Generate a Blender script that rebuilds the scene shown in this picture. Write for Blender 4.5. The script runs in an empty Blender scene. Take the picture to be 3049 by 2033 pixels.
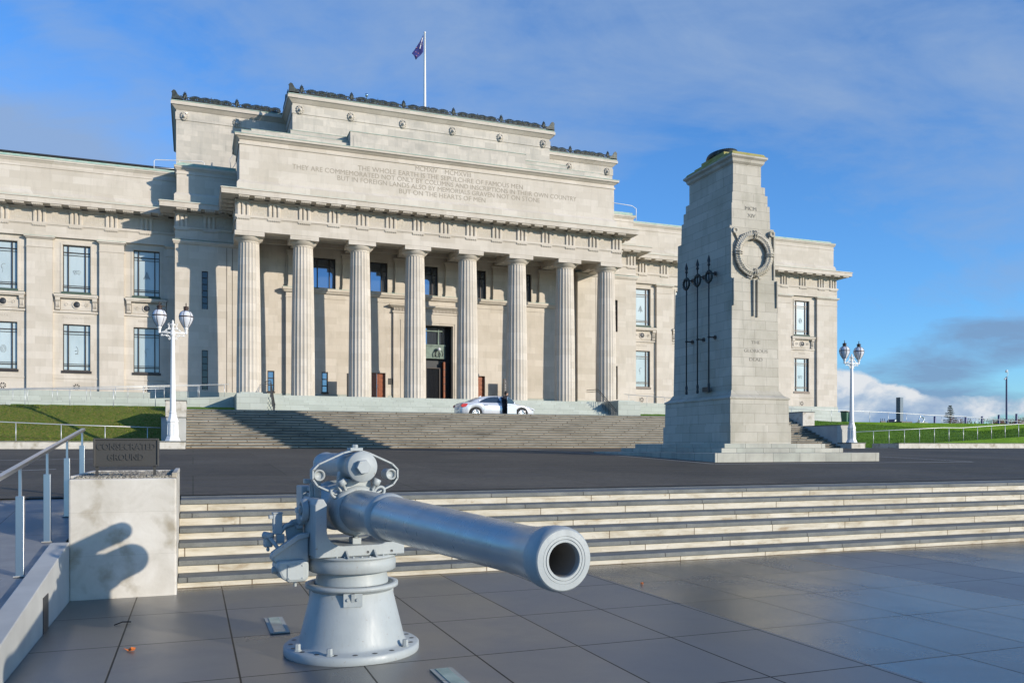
import bpy, bmesh, math, random
from mathutils import Vector, Matrix
random.seed(7)
S=bpy.context.scene; COL=S.collection
PI=math.pi; R=math.radians
EYE=1.607

# ---------------------------------------------------------------- materials
def mat(name, base=(.5,.5,.5), rough=.7, metal=0., spec=.5, build=None):
    m=bpy.data.materials.new(name); m.use_nodes=True
    nt=m.node_tree; b=nt.nodes['Principled BSDF']
    b.inputs['Base Color'].default_value=(*base,1); b.inputs['Roughness'].default_value=rough
    b.inputs['Metallic'].default_value=metal; b.inputs['Specular IOR Level'].default_value=spec
    if build: build(nt,b)
    return m
def N(nt,t,**kw):
    n=nt.nodes.new(t)
    for k,v in kw.items():
        if k in n.inputs: n.inputs[k].default_value=v
        else: setattr(n,k,v)
    return n
def L(nt,a,b): nt.links.new(a,b)
def coords(nt, scale=(1,1,1)):
    g=N(nt,'ShaderNodeNewGeometry'); mp=N(nt,'ShaderNodeMapping'); mp.inputs['Scale'].default_value=scale
    L(nt,g.outputs['Position'],mp.inputs['Vector']); return mp.outputs['Vector']
def wallco(nt):
    g=N(nt,'ShaderNodeNewGeometry'); s=N(nt,'ShaderNodeSeparateXYZ'); L(nt,g.outputs['Position'],s.inputs[0])
    a=N(nt,'ShaderNodeMath',operation='ADD'); L(nt,s.outputs[0],a.inputs[0]); L(nt,s.outputs[1],a.inputs[1])
    c=N(nt,'ShaderNodeCombineXYZ'); L(nt,a.outputs[0],c.inputs[0]); L(nt,s.outputs[2],c.inputs[1]); return c.outputs[0]
def ramp(nt,fac,stops):
    r=N(nt,'ShaderNodeValToRGB'); e=r.color_ramp.elements
    while len(e)<len(stops): e.new(.5)
    for i,(p,c) in enumerate(stops):
        e[i].position=p; e[i].color=(*c,1) if len(c)==3 else c
    L(nt,fac,r.inputs[0]); return r.outputs[0]
def mix(nt,fac,a,b,mode='MIX'):
    m=N(nt,'ShaderNodeMix',data_type='RGBA',blend_type=mode)
    for v,i in ((fac,0),(a,6),(b,7)):
        if hasattr(v,'links'): L(nt,v,m.inputs[i])
        elif i==0: m.inputs[0].default_value=v
        else: m.inputs[i].default_value=(*v,1)
    return m.outputs[2]
def noise(nt,vec,scale,detail=4,rough=.55,dist=0):
    n=N(nt,'ShaderNodeTexNoise',Scale=scale,Detail=detail,Roughness=rough,Distortion=dist)
    L(nt,vec,n.inputs['Vector']); return n.outputs['Fac']
def bump(nt,b,h,strength=.3,dist=.02):
    n=N(nt,'ShaderNodeBump',Strength=strength,Distance=dist); L(nt,h,n.inputs['Height']); L(nt,n.outputs[0],b.inputs['Normal'])
def brick(nt,vec,w,h,c1,c2,mort,ms=.004,off=.5):
    t=N(nt,'ShaderNodeTexBrick'); t.offset=off
    t.inputs['Scale'].default_value=1; t.inputs['Brick Width'].default_value=w; t.inputs['Row Height'].default_value=h
    t.inputs['Mortar Size'].default_value=ms; t.inputs['Mortar Smooth'].default_value=.3; t.inputs['Bias'].default_value=0
    t.inputs['Color1'].default_value=(*c1,1); t.inputs['Color2'].default_value=(*c2,1); t.inputs['Mortar'].default_value=(*mort,1)
    L(nt,vec,t.inputs['Vector']); return t
def ashlar(c1,c2,mort,w=1.1,h=.46,ms=.006,stain=(.36,.31,.25),sf=.35,rough=.8,relief=0):
    def f(nt,b):
        v=wallco(nt); t=brick(nt,v,w,h,c1,c2,mort,ms)
        p=coords(nt,(1,1,1)); n1=noise(nt,p,.55,6,.62,.4); n2=noise(nt,coords(nt,(3,3,.5)),1.2,5,.6)
        f1=ramp(nt,n1,[(.45,(0,0,0)),(.78,(1,1,1))]); f2=ramp(nt,n2,[(.52,(0,0,0)),(.8,(1,1,1))])
        c=mix(nt,f1,t.outputs['Color'],stain); m=N(nt,'ShaderNodeMath',operation='MULTIPLY'); L(nt,f2,m.inputs[0]); m.inputs[1].default_value=sf*.6
        mm=N(nt,'ShaderNodeMath',operation='MULTIPLY'); L(nt,f1,mm.inputs[0]); mm.inputs[1].default_value=sf
        c=mix(nt,mm.outputs[0],t.outputs['Color'],stain); c=mix(nt,m.outputs[0],c,(stain[0]*.75,stain[1]*.78,stain[2]*.8))
        L(nt,c,b.inputs['Base Color'])
        hn=noise(nt,p,14,5,.6)
        s=N(nt,'ShaderNodeMath',operation='MULTIPLY_ADD'); L(nt,t.outputs['Fac'],s.inputs[0]); s.inputs[1].default_value=-.6; L(nt,hn,s.inputs[2])
        if relief:
            q=noise(nt,coords(nt,(1,1,1)),4.5,3,.5,1.6); rr=ramp(nt,q,[(.42,(0,0,0)),(.5,(1,1,1)),(.58,(.2,.2,.2)),(.66,(1,1,1))])
            bump(nt,b,rr,.55,.03)
        else: bump(nt,b,s.outputs[0],.25,.015)
    return f
M={}
M['stone']=mat('portland_stone',rough=.82,build=ashlar((.485,.432,.358),(.57,.515,.44),(.42,.375,.31),ms=.004,w=1.25,h=.5,stain=(.37,.325,.255),sf=.5))
M['stone_relief']=mat('carved_relief_stone',rough=.85,build=ashlar((.50,.45,.375),(.53,.475,.40),(.49,.44,.36),stain=(.42,.38,.31),relief=1))
M['stone_wea']=mat('weathered_stone',rough=.85,build=ashlar((.44,.405,.345),(.555,.505,.43),(.37,.335,.28),w=.95,h=.42,ms=.004,stain=(.27,.26,.23),sf=.65))
M['ceno']=mat('cenotaph_stone',rough=.85,build=ashlar((.41,.38,.315),(.49,.455,.385),(.20,.185,.155),w=.86,h=.295,ms=.005,stain=(.24,.225,.165),sf=.7))
M['ceno_step']=mat('grey_step_stone',rough=.7,build=ashlar((.33,.34,.29),(.40,.39,.33),(.10,.10,.09),w=.95,h=3.,ms=.008,stain=(.17,.16,.14),sf=.8))
M['granite']=mat('pale_granite',rough=.7,build=ashlar((.36,.39,.34),(.42,.45,.40),(.20,.21,.19),w=1.2,h=.36,ms=.008,stain=(.27,.28,.25),sf=.4))
def f_cop(nt,b):
    p=coords(nt,(1,1,1)); n=noise(nt,coords(nt,(1.2,1.2,6)),2.2,6,.7)
    c=ramp(nt,n,[(.35,(.45,.44,.38)),(.5,(.33,.44,.37)),(.62,(.20,.36,.30)),(.75,(.06,.08,.07))]); L(nt,c,b.inputs['Base Color'])
M['copper']=mat('verdigris_flashing',rough=.7,build=f_cop)
def f_bronze(nt,b):
    n=noise(nt,coords(nt),5,5,.6); L(nt,ramp(nt,n,[(.35,(.018,.022,.02)),(.6,(.045,.055,.05)),(.8,(.12,.20,.17))]),b.inputs['Base Color'])
    bump(nt,b,noise(nt,coords(nt),12,4),.4,.03)
M['crest']=mat('dark_patinated_bronze',rough=.5,metal=.3,build=f_bronze)
M['sillcopper']=mat('dark_green_sill_copper',(.05,.085,.065),.7)
M['bronze']=mat('bronze_frame',(.055,.045,.04),.45,.5)
M['verdi']=mat('verdigris_panel',rough=.6,build=lambda nt,b:L(nt,ramp(nt,noise(nt,coords(nt),2.5,5,.6),[(.35,(.10,.14,.115)),(.7,(.20,.28,.23))]),b.inputs['Base Color']))
def f_conc(nt,b):
    p=coords(nt); n=noise(nt,p,2.1,6,.6,.5); n2=noise(nt,coords(nt,(1,1,.9)),3.6,4,.5,.2)
    c=ramp(nt,n,[(.3,(.42,.39,.33)),(.55,(.53,.50,.44)),(.75,(.60,.575,.52))])
    c=mix(nt,ramp(nt,n2,[(.52,(0,0,0)),(.70,(.8,.8,.8))]),c,(.25,.21,.14)); 
    t=brick(nt,wallco(nt),4.2,.457,(1,1,1),(1,1,1),(.80,.80,.78),.002); L(nt,mix(nt,1.,c,t.outputs['Color'],'MULTIPLY'),b.inputs['Base Color'])
    bump(nt,b,noise(nt,p,30,5),.2,.006)
M['concrete']=mat('plastered_concrete',rough=.75,build=f_conc)
def f_smooth(nt,b):
    n=noise(nt,coords(nt),1.6,6,.6); L(nt,ramp(nt,n,[(.3,(.36,.36,.34)),(.7,(.47,.47,.44))]),b.inputs['Base Color']); bump(nt,b,noise(nt,coords(nt),40,4),.15,.004)
M['conc2']=mat('pale_cast_concrete',rough=.7,build=f_smooth)
def f_asph(nt,b):
    p=coords(nt); n=noise(nt,p,.22,6,.65,.5); n2=noise(nt,p,45,3,.6); n3=noise(nt,coords(nt,(.22,2.6,1)),1.2,6,.75); n6=noise(nt,p,1.3,5,.6)
    c=ramp(nt,n,[(.3,(.070,.060,.043)),(.5,(.105,.089,.064)),(.7,(.145,.123,.090))])
    c=mix(nt,ramp(nt,n2,[(.5,(0,0,0)),(.8,(.5,.5,.5))]),c,(.19,.175,.155)); c=mix(nt,ramp(nt,n3,[(.50,(0,0,0)),(.70,(.75,.75,.75))]),c,(.035,.033,.031))
    c=mix(nt,ramp(nt,n6,[(.60,(0,0,0)),(.75,(.5,.5,.5))]),c,(.13,.12,.10))
    n7=noise(nt,coords(nt,(1,2.2,1)),7.,4,.7); c=mix(nt,ramp(nt,n7,[(.50,(0,0,0)),(.66,(.7,.7,.7))]),c,(.040,.037,.030)); t=brick(nt,p,3.4,4.2,(1,1,1),(.84,.84,.84),(.5,.52,.42),.012,.5); c=mix(nt,1.,c,t.outputs['Color'],'MULTIPLY')
    L(nt,c,b.inputs['Base Color']); bump(nt,b,n2,.5,.01)
    L(nt,ramp(nt,n3,[(.3,(.9,)*3),(.7,(.6,)*3)]),b.inputs['Roughness'])
M['asphalt']=mat('asphalt',rough=.9,spec=.25,build=f_asph)
def f_pave(nt,b):
    g=N(nt,'ShaderNodeNewGeometry'); mp=N(nt,'ShaderNodeMapping'); mp.inputs['Location'].default_value=(.56,-.92,0); L(nt,g.outputs['Position'],mp.inputs[0])
    t=brick(nt,mp.outputs[0],.867,1.305,(0,0,0),(1,1,1),(.5,.5,.5),.0085,0.)
    sep=N(nt,'ShaderNodeSeparateColor'); L(nt,t.outputs['Color'],sep.inputs[0]); rnd=sep.outputs[0]
    sx=N(nt,'ShaderNodeSeparateXYZ'); L(nt,g.outputs['Position'],sx.inputs[0])
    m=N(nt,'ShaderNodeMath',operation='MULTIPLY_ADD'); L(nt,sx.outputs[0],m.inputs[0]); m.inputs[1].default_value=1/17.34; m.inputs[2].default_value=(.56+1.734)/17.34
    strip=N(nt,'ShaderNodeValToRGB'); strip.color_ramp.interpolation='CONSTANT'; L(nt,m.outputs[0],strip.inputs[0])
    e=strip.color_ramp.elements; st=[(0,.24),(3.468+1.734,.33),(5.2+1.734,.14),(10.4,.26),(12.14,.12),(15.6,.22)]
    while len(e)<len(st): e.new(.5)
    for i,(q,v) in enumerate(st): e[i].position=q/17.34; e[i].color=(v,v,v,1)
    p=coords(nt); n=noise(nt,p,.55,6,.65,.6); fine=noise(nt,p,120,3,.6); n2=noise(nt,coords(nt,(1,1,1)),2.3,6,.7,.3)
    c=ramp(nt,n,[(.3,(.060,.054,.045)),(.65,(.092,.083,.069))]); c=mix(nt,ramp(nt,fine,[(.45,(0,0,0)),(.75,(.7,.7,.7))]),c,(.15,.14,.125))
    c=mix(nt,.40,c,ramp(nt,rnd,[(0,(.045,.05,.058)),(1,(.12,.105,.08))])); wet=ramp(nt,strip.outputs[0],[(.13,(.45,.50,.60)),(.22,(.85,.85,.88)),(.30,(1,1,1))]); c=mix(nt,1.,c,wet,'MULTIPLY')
    c=mix(nt,ramp(nt,n2,[(.60,(0,0,0)),(.80,(.22,.22,.22))]),c,(.20,.20,.19))
    c=mix(nt,t.outputs['Fac'],c,(.003,.003,.003)); L(nt,c,b.inputs['Base Color'])
    a=N(nt,'ShaderNodeMath',operation='MULTIPLY_ADD'); L(nt,rnd,a.inputs[0]); a.inputs[1].default_value=.07
    q=ramp(nt,n,[(.33,(-.0,)*3),(.5,(.05,)*3),(.68,(.14,)*3)]); sq=N(nt,'ShaderNodeSeparateColor'); L(nt,q,sq.inputs[0]); L(nt,sq.outputs[0],a.inputs[2])
    s2=N(nt,'ShaderNodeMath',operation='ADD'); L(nt,a.outputs[0],s2.inputs[0]); L(nt,strip.outputs[0],s2.inputs[1]); L(nt,s2.outputs[0],b.inputs['Roughness'])
    h=N(nt,'ShaderNodeMath',operation='MULTIPLY_ADD'); L(nt,t.outputs['Fac'],h.inputs[0]); h.inputs[1].default_value=-1.5; L(nt,fine,h.inputs[2]); bump(nt,b,h.outputs[0],.28,.004)
    b.inputs['IOR'].default_value=2.05; b.inputs['Specular IOR Level'].default_value=.7
    jr=mix(nt,t.outputs['Fac'],(0,0,0),(1,1,1)); sp=N(nt,'ShaderNodeMapRange'); L(nt,t.outputs['Fac'],sp.inputs[0]); sp.inputs[3].default_value=.7; sp.inputs[4].default_value=.02; L(nt,sp.outputs[0],b.inputs['Specular IOR Level'])
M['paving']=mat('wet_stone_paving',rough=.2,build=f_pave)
def f_ramp(nt,b):
    p=coords(nt); n=noise(nt,p,1.3,6,.6,.6)
    t=brick(nt,p,2.1,1.5,(1,1,1),(.93,.93,.95),(.35,.35,.35),.006,0.)
    L(nt,mix(nt,1.,ramp(nt,n,[(.3,(.15,.15,.145)),(.7,(.25,.245,.23))]),t.outputs['Color'],'MULTIPLY'),b.inputs['Base Color'])
    L(nt,ramp(nt,n,[(.35,(.25,)*3),(.65,(.6,)*3)]),b.inputs['Roughness']); bump(nt,b,noise(nt,p,50,4),.15,.004)
M['ramp']=mat('damp_ramp_concrete',rough=.4,build=f_ramp)
def f_tread(nt,b):
    p=coords(nt); n=noise(nt,p,2.2,6,.65); f=noise(nt,p,70,3)
    t=brick(nt,wallco(nt),1.56,9.,(1,1,1),(.85,.85,.85),(.25,.25,.25),.008)
    c=ramp(nt,n,[(.3,(.12,.125,.115)),(.6,(.20,.205,.19)),(.8,(.27,.265,.235))]); c=mix(nt,ramp(nt,f,[(.5,(0,0,0)),(.8,(.5,.5,.5))]),c,(.07,.07,.065))
    L(nt,mix(nt,1.,c,t.outputs['Color'],'MULTIPLY'),b.inputs['Base Color']); bump(nt,b,f,.25,.005)
M['tread']=mat('grey_basalt_tread',rough=.75,spec=.3,build=f_tread)
def f_riser(far):
    def f(nt,b):
        p=coords(nt); n=noise(nt,coords(nt,(1.2,1.2,5) if not far else (.6,.6,3)),1.7 if not far else .8,6,.68,.3)
        n2=noise(nt,coords(nt,(1,1,1)),5,6,.7)
        t=brick(nt,wallco(nt),1.45,.1296 if far else 9.,(1,1,1),(.82,.80,.76),(.25,.2,.15),.03 if far else .008)
        if far: c=ramp(nt,n,[(.28,(.18,.155,.12)),(.40,(.42,.385,.32)),(.52,(.58,.54,.46)),(.7,(.70,.66,.58))])
        else: c=ramp(nt,n,[(.28,(.33,.25,.16)),(.42,(.50,.45,.35)),(.55,(.60,.555,.46)),(.75,(.68,.645,.57))])
        c=mix(nt,ramp(nt,n2,[(.60,(0,0,0)),(.72,(.9,.9,.9))]),c,(.15,.12,.085) if far else (.30,.22,.13))
        L(nt,mix(nt,1.,c,t.outputs['Color'],'MULTIPLY'),b.inputs['Base Color']); bump(nt,b,n2,.3,.01)
    return f
M['riser']=mat('stained_cream_riser',rough=.8,build=f_riser(0))
M['riser_far']=mat('weathered_white_riser',rough=.85,build=f_riser(1))
def f_grass(nt,b):
    p=coords(nt); n=noise(nt,p,.8,6,.7); n2=noise(nt,p,9,6,.75)
    c=ramp(nt,n,[(.3,(.06,.125,.010)),(.6,(.105,.175,.018)),(.75,(.16,.18,.028))]); c=mix(nt,ramp(nt,n2,[(.42,(0,0,0)),(.62,(.8,.8,.8))]),c,(.27,.20,.065))
    L(nt,c,b.inputs['Base Color']); bump(nt,b,n2,.9,.08)
M['grass']=mat('lawn_with_clippings',rough=.9,spec=.15,build=f_grass)
def f_grass2(nt,b):
    p=coords(nt); n=noise(nt,p,1.1,6,.7); n2=noise(nt,p,9,6,.75)
    c=ramp(nt,n,[(.3,(.07,.155,.012)),(.7,(.115,.215,.020))]); c=mix(nt,ramp(nt,n2,[(.5,(0,0,0)),(.75,(.6,.6,.6))]),c,(.16,.24,.03))
    L(nt,c,b.inputs['Base Color']); bump(nt,b,n2,.9,.08)
M['grass2']=mat('bright_green_lawn',rough=.9,spec=.15,build=f_grass2)
M['ground']=mat('far_ground',(.09,.10,.06),.95)
def f_gun(nt,b):
    p=coords(nt); n=noise(nt,p,3.,5,.6); n2=noise(nt,coords(nt,(7,7,1.3)),3.,6,.65); n3=noise(nt,p,42,3,.5)
    c=ramp(nt,n,[(.3,(.29,.318,.322)),(.7,(.35,.378,.376))]); c=mix(nt,ramp(nt,n2,[(.55,(0,0,0)),(.75,(.45,.45,.45))]),c,(.27,.275,.255)); c=mix(nt,ramp(nt,n3,[(.68,(0,0,0)),(.74,(.7,.7,.7))]),c,(.22,.19,.15))
    L(nt,c,b.inputs['Base Color'])
    L(nt,ramp(nt,n2,[(.3,(.40,)*3),(.7,(.62,)*3)]),b.inputs['Roughness']); bump(nt,b,noise(nt,p,60,4),.18,.004)
M['gun']=mat('pale_grey_gun_paint',rough=.35,spec=.5,build=f_gun)
def f_barrel(nt,b):
    p=coords(nt); L(nt,ramp(nt,noise(nt,p,4,4),[(.3,(.29,.315,.32)),(.7,(.34,.36,.36))]),b.inputs['Base Color'])
    L(nt,ramp(nt,noise(nt,p,7,4),[(.3,(.24,)*3),(.7,(.36,)*3)]),b.inputs['Roughness']); bump(nt,b,noise(nt,p,160,3),.04,.001)
M['barrel']=mat('glossy_grey_barrel_paint',rough=.25,metal=.25,spec=.8,build=f_barrel)
M['bore']=mat('rusty_dark_bore',(.20,.19,.175),.6)
M['white']=mat('white_gloss_paint',(.70,.70,.68),.35)
M['whitemat']=mat('white_line_paint',(.55,.54,.50),.8)
M['globe']=mat('opal_glass_globe',(.60,.62,.66),.3)
M['brownmetal']=mat('brown_lantern_metal',(.06,.04,.035),.5,.3)
M['steel']=mat('brushed_stainless_steel',(.55,.56,.58),.28,1.)
M['steel2']=mat('galvanised_rail_steel',(.60,.61,.60),.45,.6)
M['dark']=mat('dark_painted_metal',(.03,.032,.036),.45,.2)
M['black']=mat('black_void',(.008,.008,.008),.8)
def f_pane(nt,b):
    n=noise(nt,coords(nt,(1,1,.3)),.9,3); L(nt,ramp(nt,n,[(.35,(.35,.42,.43)),(.65,(.44,.51,.52))]),b.inputs['Base Color'])
M['blind']=mat('pale_blue_window_blind',rough=.8,build=f_pane)
def f_clear(nt,b):
    t=N(nt,'ShaderNodeBsdfTransparent'); t.inputs[0].default_value=(.80,.88,.90,1); g=N(nt,'ShaderNodeBsdfGlossy'); g.inputs['Roughness'].default_value=.03; g.inputs[0].default_value=(.9,.95,1,1)
    f=N(nt,'ShaderNodeFresnel'); f.inputs[0].default_value=1.6; m=N(nt,'ShaderNodeMixShader'); a=N(nt,'ShaderNodeMath',operation='ADD'); L(nt,f.outputs[0],a.inputs[0]); a.inputs[1].default_value=.05
    L(nt,a.outputs[0],m.inputs[0]); L(nt,t.outputs[0],m.inputs[1]); L(nt,g.outputs[0],m.inputs[2]); L(nt,m.outputs[0],nt.nodes['Material Output'].inputs[0])
M['pane']=mat('frosted_blue_pane',rough=.12,spec=.8,build=f_pane)
M['etch']=mat('etched_grey_mark',(.27,.31,.32),.5)
M['mirror']=mat('reflective_dark_glass',(.20,.25,.32),.04,.85)
M['darkglass']=mat('dark_glass',(.012,.014,.018),.08,.0,.7)
def f_wood(nt,b):
    n=noise(nt,coords(nt,(9,9,1)),3,5,.6); L(nt,ramp(nt,n,[(.35,(.19,.045,.012)),(.7,(.34,.10,.03))]),b.inputs['Base Color'])
M['wood']=mat('polished_red_timber',rough=.35,build=f_wood)
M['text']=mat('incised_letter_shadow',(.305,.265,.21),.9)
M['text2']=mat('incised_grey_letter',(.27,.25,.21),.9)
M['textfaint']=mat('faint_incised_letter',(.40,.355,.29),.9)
M['signbr']=mat('blackened_bronze_sign',(.055,.052,.047),.5,.4)
M['redroof']=mat('red_roof_flashing',(.22,.06,.045),.7)
M['car']=mat('silver_car_paint',(.70,.72,.75),.25,.35)
M['carglass']=mat('tinted_car_glass',(.03,.05,.08),.05,.2,.8)
M['tyre']=mat('tyre_rubber',(.02,.02,.02),.8)
M['rim']=mat('bright_alloy_rim',(.75,.75,.77),.25,.7)
M['red']=mat('red_lamp_lens',(.45,.01,.015),.2)
M['chrome']=mat('chrome_trim',(.8,.8,.82),.1,1.)
M['skin']=mat('skin',(.50,.30,.21),.6)
M['cloth']=mat('black_cloth',(.012,.012,.016),.85)
M['hair']=mat('dark_hair',(.015,.012,.010),.6)
M['leaf']=mat('orange_dry_leaf',(.50,.13,.02),.7)
M['twig']=mat('dark_twig',(.03,.02,.015),.8)
M['bark']=mat('grey_bark',(.09,.07,.055),.9)
M['pine']=mat('dark_pine_foliage',(.018,.04,.025),.8)
M['shrub']=mat('dark_shrub_foliage',(.03,.045,.02),.8)
M['twigs']=mat('reddish_bare_twigs',(.11,.05,.035),.85)
M['bin']=mat('green_bin_plastic',(.012,.13,.07),.4)
M['binlid']=mat('dark_blue_bin_lid',(.012,.03,.07),.4)
M['blue']=mat('dark_blue_paint',(.015,.03,.12),.4)
M['slate']=mat('blue_grey_corten',(.05,.11,.17),.5)
M['gravel']=mat('loose_gravel',rough=.9,build=lambda nt,b:(L(nt,ramp(nt,noise(nt,coords(nt),55,3,.7),[(.35,(.06,.05,.04)),(.5,(.24,.22,.18)),(.65,(.42,.39,.33))]),b.inputs['Base Color']),bump(nt,b,noise(nt,coords(nt),55,3),.9,.02)))
def f_lens(nt,b):
    L(nt,ramp(nt,noise(nt,coords(nt),6,5),[(.35,(.18,.30,.28)),(.65,(.33,.45,.41))]),b.inputs['Base Color'])
M['lens']=mat('algae_stained_glass_lens',rough=.15,build=f_lens)
M['lichen']=mat('mossy_cap_stone',rough=.9,build=lambda nt,b:L(nt,ramp(nt,noise(nt,coords(nt),3.5,5,.6),[(.35,(.27,.25,.06)),(.6,(.34,.31,.12)),(.75,(.40,.38,.25))]),b.inputs['Base Color']))
def f_flag(nt,b):
    g=N(nt,'ShaderNodeNewGeometry'); L(nt,ramp(nt,noise(nt,g.outputs['Position'],2.,2),[(.3,(.012,.015,.11)),(.7,(.02,.025,.16))]),b.inputs['Base Color'])
M['flag']=mat('navy_flag_cloth',rough=.8,build=f_flag)
M['flagred']=mat('flag_red',(.35,.02,.04),.8)
M['flagstar']=mat('flag_star',(.5,.22,.26),.8)
M['flagwhite']=mat('flag_white',(.7,.7,.72),.8)

# ---------------------------------------------------------------- mesh helpers
class MB:
    def __init__(s): s.v=[]; s.f=[]; s.T=None; s.sm=[]
    def add(s,vs,fs,smooth=False):
        o=len(s.v)
        if s.T is not None: vs=[tuple(s.T@Vector(v)) for v in vs]
        s.v+=[tuple(v) for v in vs]; s.f+=[tuple(i+o for i in f) for f in fs]; s.sm+=[smooth]*len(fs); return s
    def box(s,x0,x1,y0,y1,z0,z1):
        if x0>x1:x0,x1=x1,x0
        if y0>y1:y0,y1=y1,y0
        if z0>z1:z0,z1=z1,z0
        return s.add([(x0,y0,z0),(x1,y0,z0),(x1,y1,z0),(x0,y1,z0),(x0,y0,z1),(x1,y0,z1),(x1,y1,z1),(x0,y1,z1)],
          [(0,3,2,1),(4,5,6,7),(0,1,5,4),(1,2,6,5),(2,3,7,6),(3,0,4,7)])
    def taper(s,x0,x1,y0,y1,z0,z1,dx,dy):
        return s.add([(x0,y0,z0),(x1,y0,z0),(x1,y1,z0),(x0,y1,z0),(x0+dx,y0+dy,z1),(x1-dx,y0+dy,z1),(x1-dx,y1-dy,z1),(x0+dx,y1-dy,z1)],
          [(0,3,2,1),(4,5,6,7),(0,1,5,4),(1,2,6,5),(2,3,7,6),(3,0,4,7)])
    def prism(s,pts,axis,a,b,smooth=False):
        # pts: 2d polygon; axis 'x': (y,z) extruded over x ; 'y': (x,z) over y ; 'z': (x,y) over z
        def P(p,t): return (t,p[0],p[1]) if axis=='x' else (p[0],t,p[1]) if axis=='y' else (p[0],p[1],t)
        n=len(pts); vs=[P(p,a) for p in pts]+[P(p,b) for p in pts]
        fs=[tuple(range(n)),tuple(range(2*n-1,n-1,-1))]+[(i,i+n,(i+1)%n+n,(i+1)%n) for i in range(n)]
        return s.add(vs,fs,smooth)
    def lathe(s,prof,n=24,c=(0,0,0),axis='z',smooth=True,a0=0.,caps=True):
        vs=[];fs=[];m=len(prof)
        for r,h in prof:
            for k in range(n):
                a=a0+2*PI*k/n; x,y=r*math.cos(a),r*math.sin(a)
                p=(x,y,h) if axis=='z' else (h,x,y) if axis=='x' else (y,h,x)
                vs.append((p[0]+c[0],p[1]+c[1],p[2]+c[2]))
        for j in range(m-1):
            for k in range(n): fs.append((j*n+k,j*n+(k+1)%n,(j+1)*n+(k+1)%n,(j+1)*n+k))
        s.add(vs,fs,smooth)
        if caps:
            if prof[0][0]>1e-5: s.add(vs[:n],[tuple(range(n-1,-1,-1))])
            if prof[-1][0]>1e-5: s.add(vs[-n:],[tuple(range(n))])
        return s
    def tube(s,path,r,n=8,closed=False,smooth=True):
        path=[Vector(p) for p in path]; m=len(path); vs=[];fs=[]
        rr=r if isinstance(r,(list,tuple)) else [r]*m
        up=Vector((0,0,1)); pn=None
        for i,p in enumerate(path):
            t=(path[(i+1)%m]-path[i-1]) if closed else (path[min(i+1,m-1)]-path[max(i-1,0)])
            if t.length<1e-9: t=Vector((0,0,1))
            t.normalize()
            if pn is None:
                a=up if abs(t.z)<.9 else Vector((1,0,0)); nrm=t.cross(a).normalized()
            else:
                nrm=(pn-t*pn.dot(t))
                if nrm.length<1e-6: nrm=t.cross(up)
                nrm.normalize()
            pn=nrm; bn=t.cross(nrm)
            for k in range(n):
                a=2*PI*k/n; vs.append(p+nrm*math.cos(a)*rr[i]+bn*math.sin(a)*rr[i])
        for i in range(m if closed else m-1):
            j=(i+1)%m
            for k in range(n): fs.append((i*n+k,i*n+(k+1)%n,j*n+(k+1)%n,j*n+k))
        if not closed: fs+= [tuple(range(n-1,-1,-1)),tuple(range((m-1)*n,m*n))]
        return s.add(vs,fs,smooth)
    def bar(s,p,q,w,h=None):
        h=h or w; p=Vector(p);q=Vector(q);d=q-p;t=d.normalized(); a=Vector((0,0,1)) if abs(t.z)<.95 else Vector((0,1,0))
        x=t.cross(a).normalized()*w/2; y=x.cross(t).normalized()*h/2
        vs=[p-x-y,p+x-y,p+x+y,p-x+y,q-x-y,q+x-y,q+x+y,q-x+y]
        return s.add(vs,[(0,1,2,3),(7,6,5,4),(0,4,5,1),(1,5,6,2),(2,6,7,3),(3,7,4,0)])
    def ball(s,c,r,n=10,m=7,sc=(1,1,1)):
        vs=[];fs=[]
        for j in range(m+1):
            ph=PI*j/m
            for k in range(n):
                a=2*PI*k/n; vs.append((c[0]+r*sc[0]*math.sin(ph)*math.cos(a),c[1]+r*sc[1]*math.sin(ph)*math.sin(a),c[2]+r*sc[2]*math.cos(ph)))
        for j in range(m):
            for k in range(n): fs.append((j*n+k,(j+1)*n+k,(j+1)*n+(k+1)%n,j*n+(k+1)%n))
        return s.add(vs,fs,True)
    def mesh(s,name,m):
        me=bpy.data.meshes.new(name); me.from_pydata(s.v,[],s.f); me.materials.append(m if not isinstance(m,str) else M[m])
        me.polygons.foreach_set('use_smooth',s.sm); me.update()
        bm=bmesh.new(); bm.from_mesh(me); bmesh.ops.recalc_face_normals(bm,faces=bm.faces); bm.to_mesh(me); bm.free()
        return me
    def build(s,name,m,parent=None,bevel=0,world=True):
        o=bpy.data.objects.new(name,s.mesh(name,m)); COL.objects.link(o)
        if parent is not None: par(o,parent,world)
        if bevel:
            b=o.modifiers.new('bevel','BEVEL'); b.width=bevel; b.segments=2; b.limit_method='ANGLE'; b.angle_limit=R(40); b.harden_normals=False
        return o
def par(o,parent,world=True):
    o.parent=parent
    if world:   # mesh data are in world coordinates: undo the chain of (unrotated) parents
        off=Vector((0,0,0)); p=parent
        while p is not None: off+=p.location; p=p.parent
        o.location=o.location-off
def tag(o,label=None,cat=None,group=None,kind=None):
    if label: o['label']=label
    if cat: o['category']=cat
    if group: o['group']=group
    if kind: o['kind']=kind
    return o
def empty(name,loc=(0,0,0),rz=0,label=None,cat=None,group=None):
    o=bpy.data.objects.new(name,None); COL.objects.link(o); o.location=loc; o.rotation_euler=(0,0,rz); o.empty_display_size=.2
    return tag(o,label,cat,group)
def copy_tree(o,parent=None):
    c=o.copy(); COL.objects.link(c)
    if parent is not None: c.parent=parent
    for ch in o.children: copy_tree(ch,c)
    return c
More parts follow.
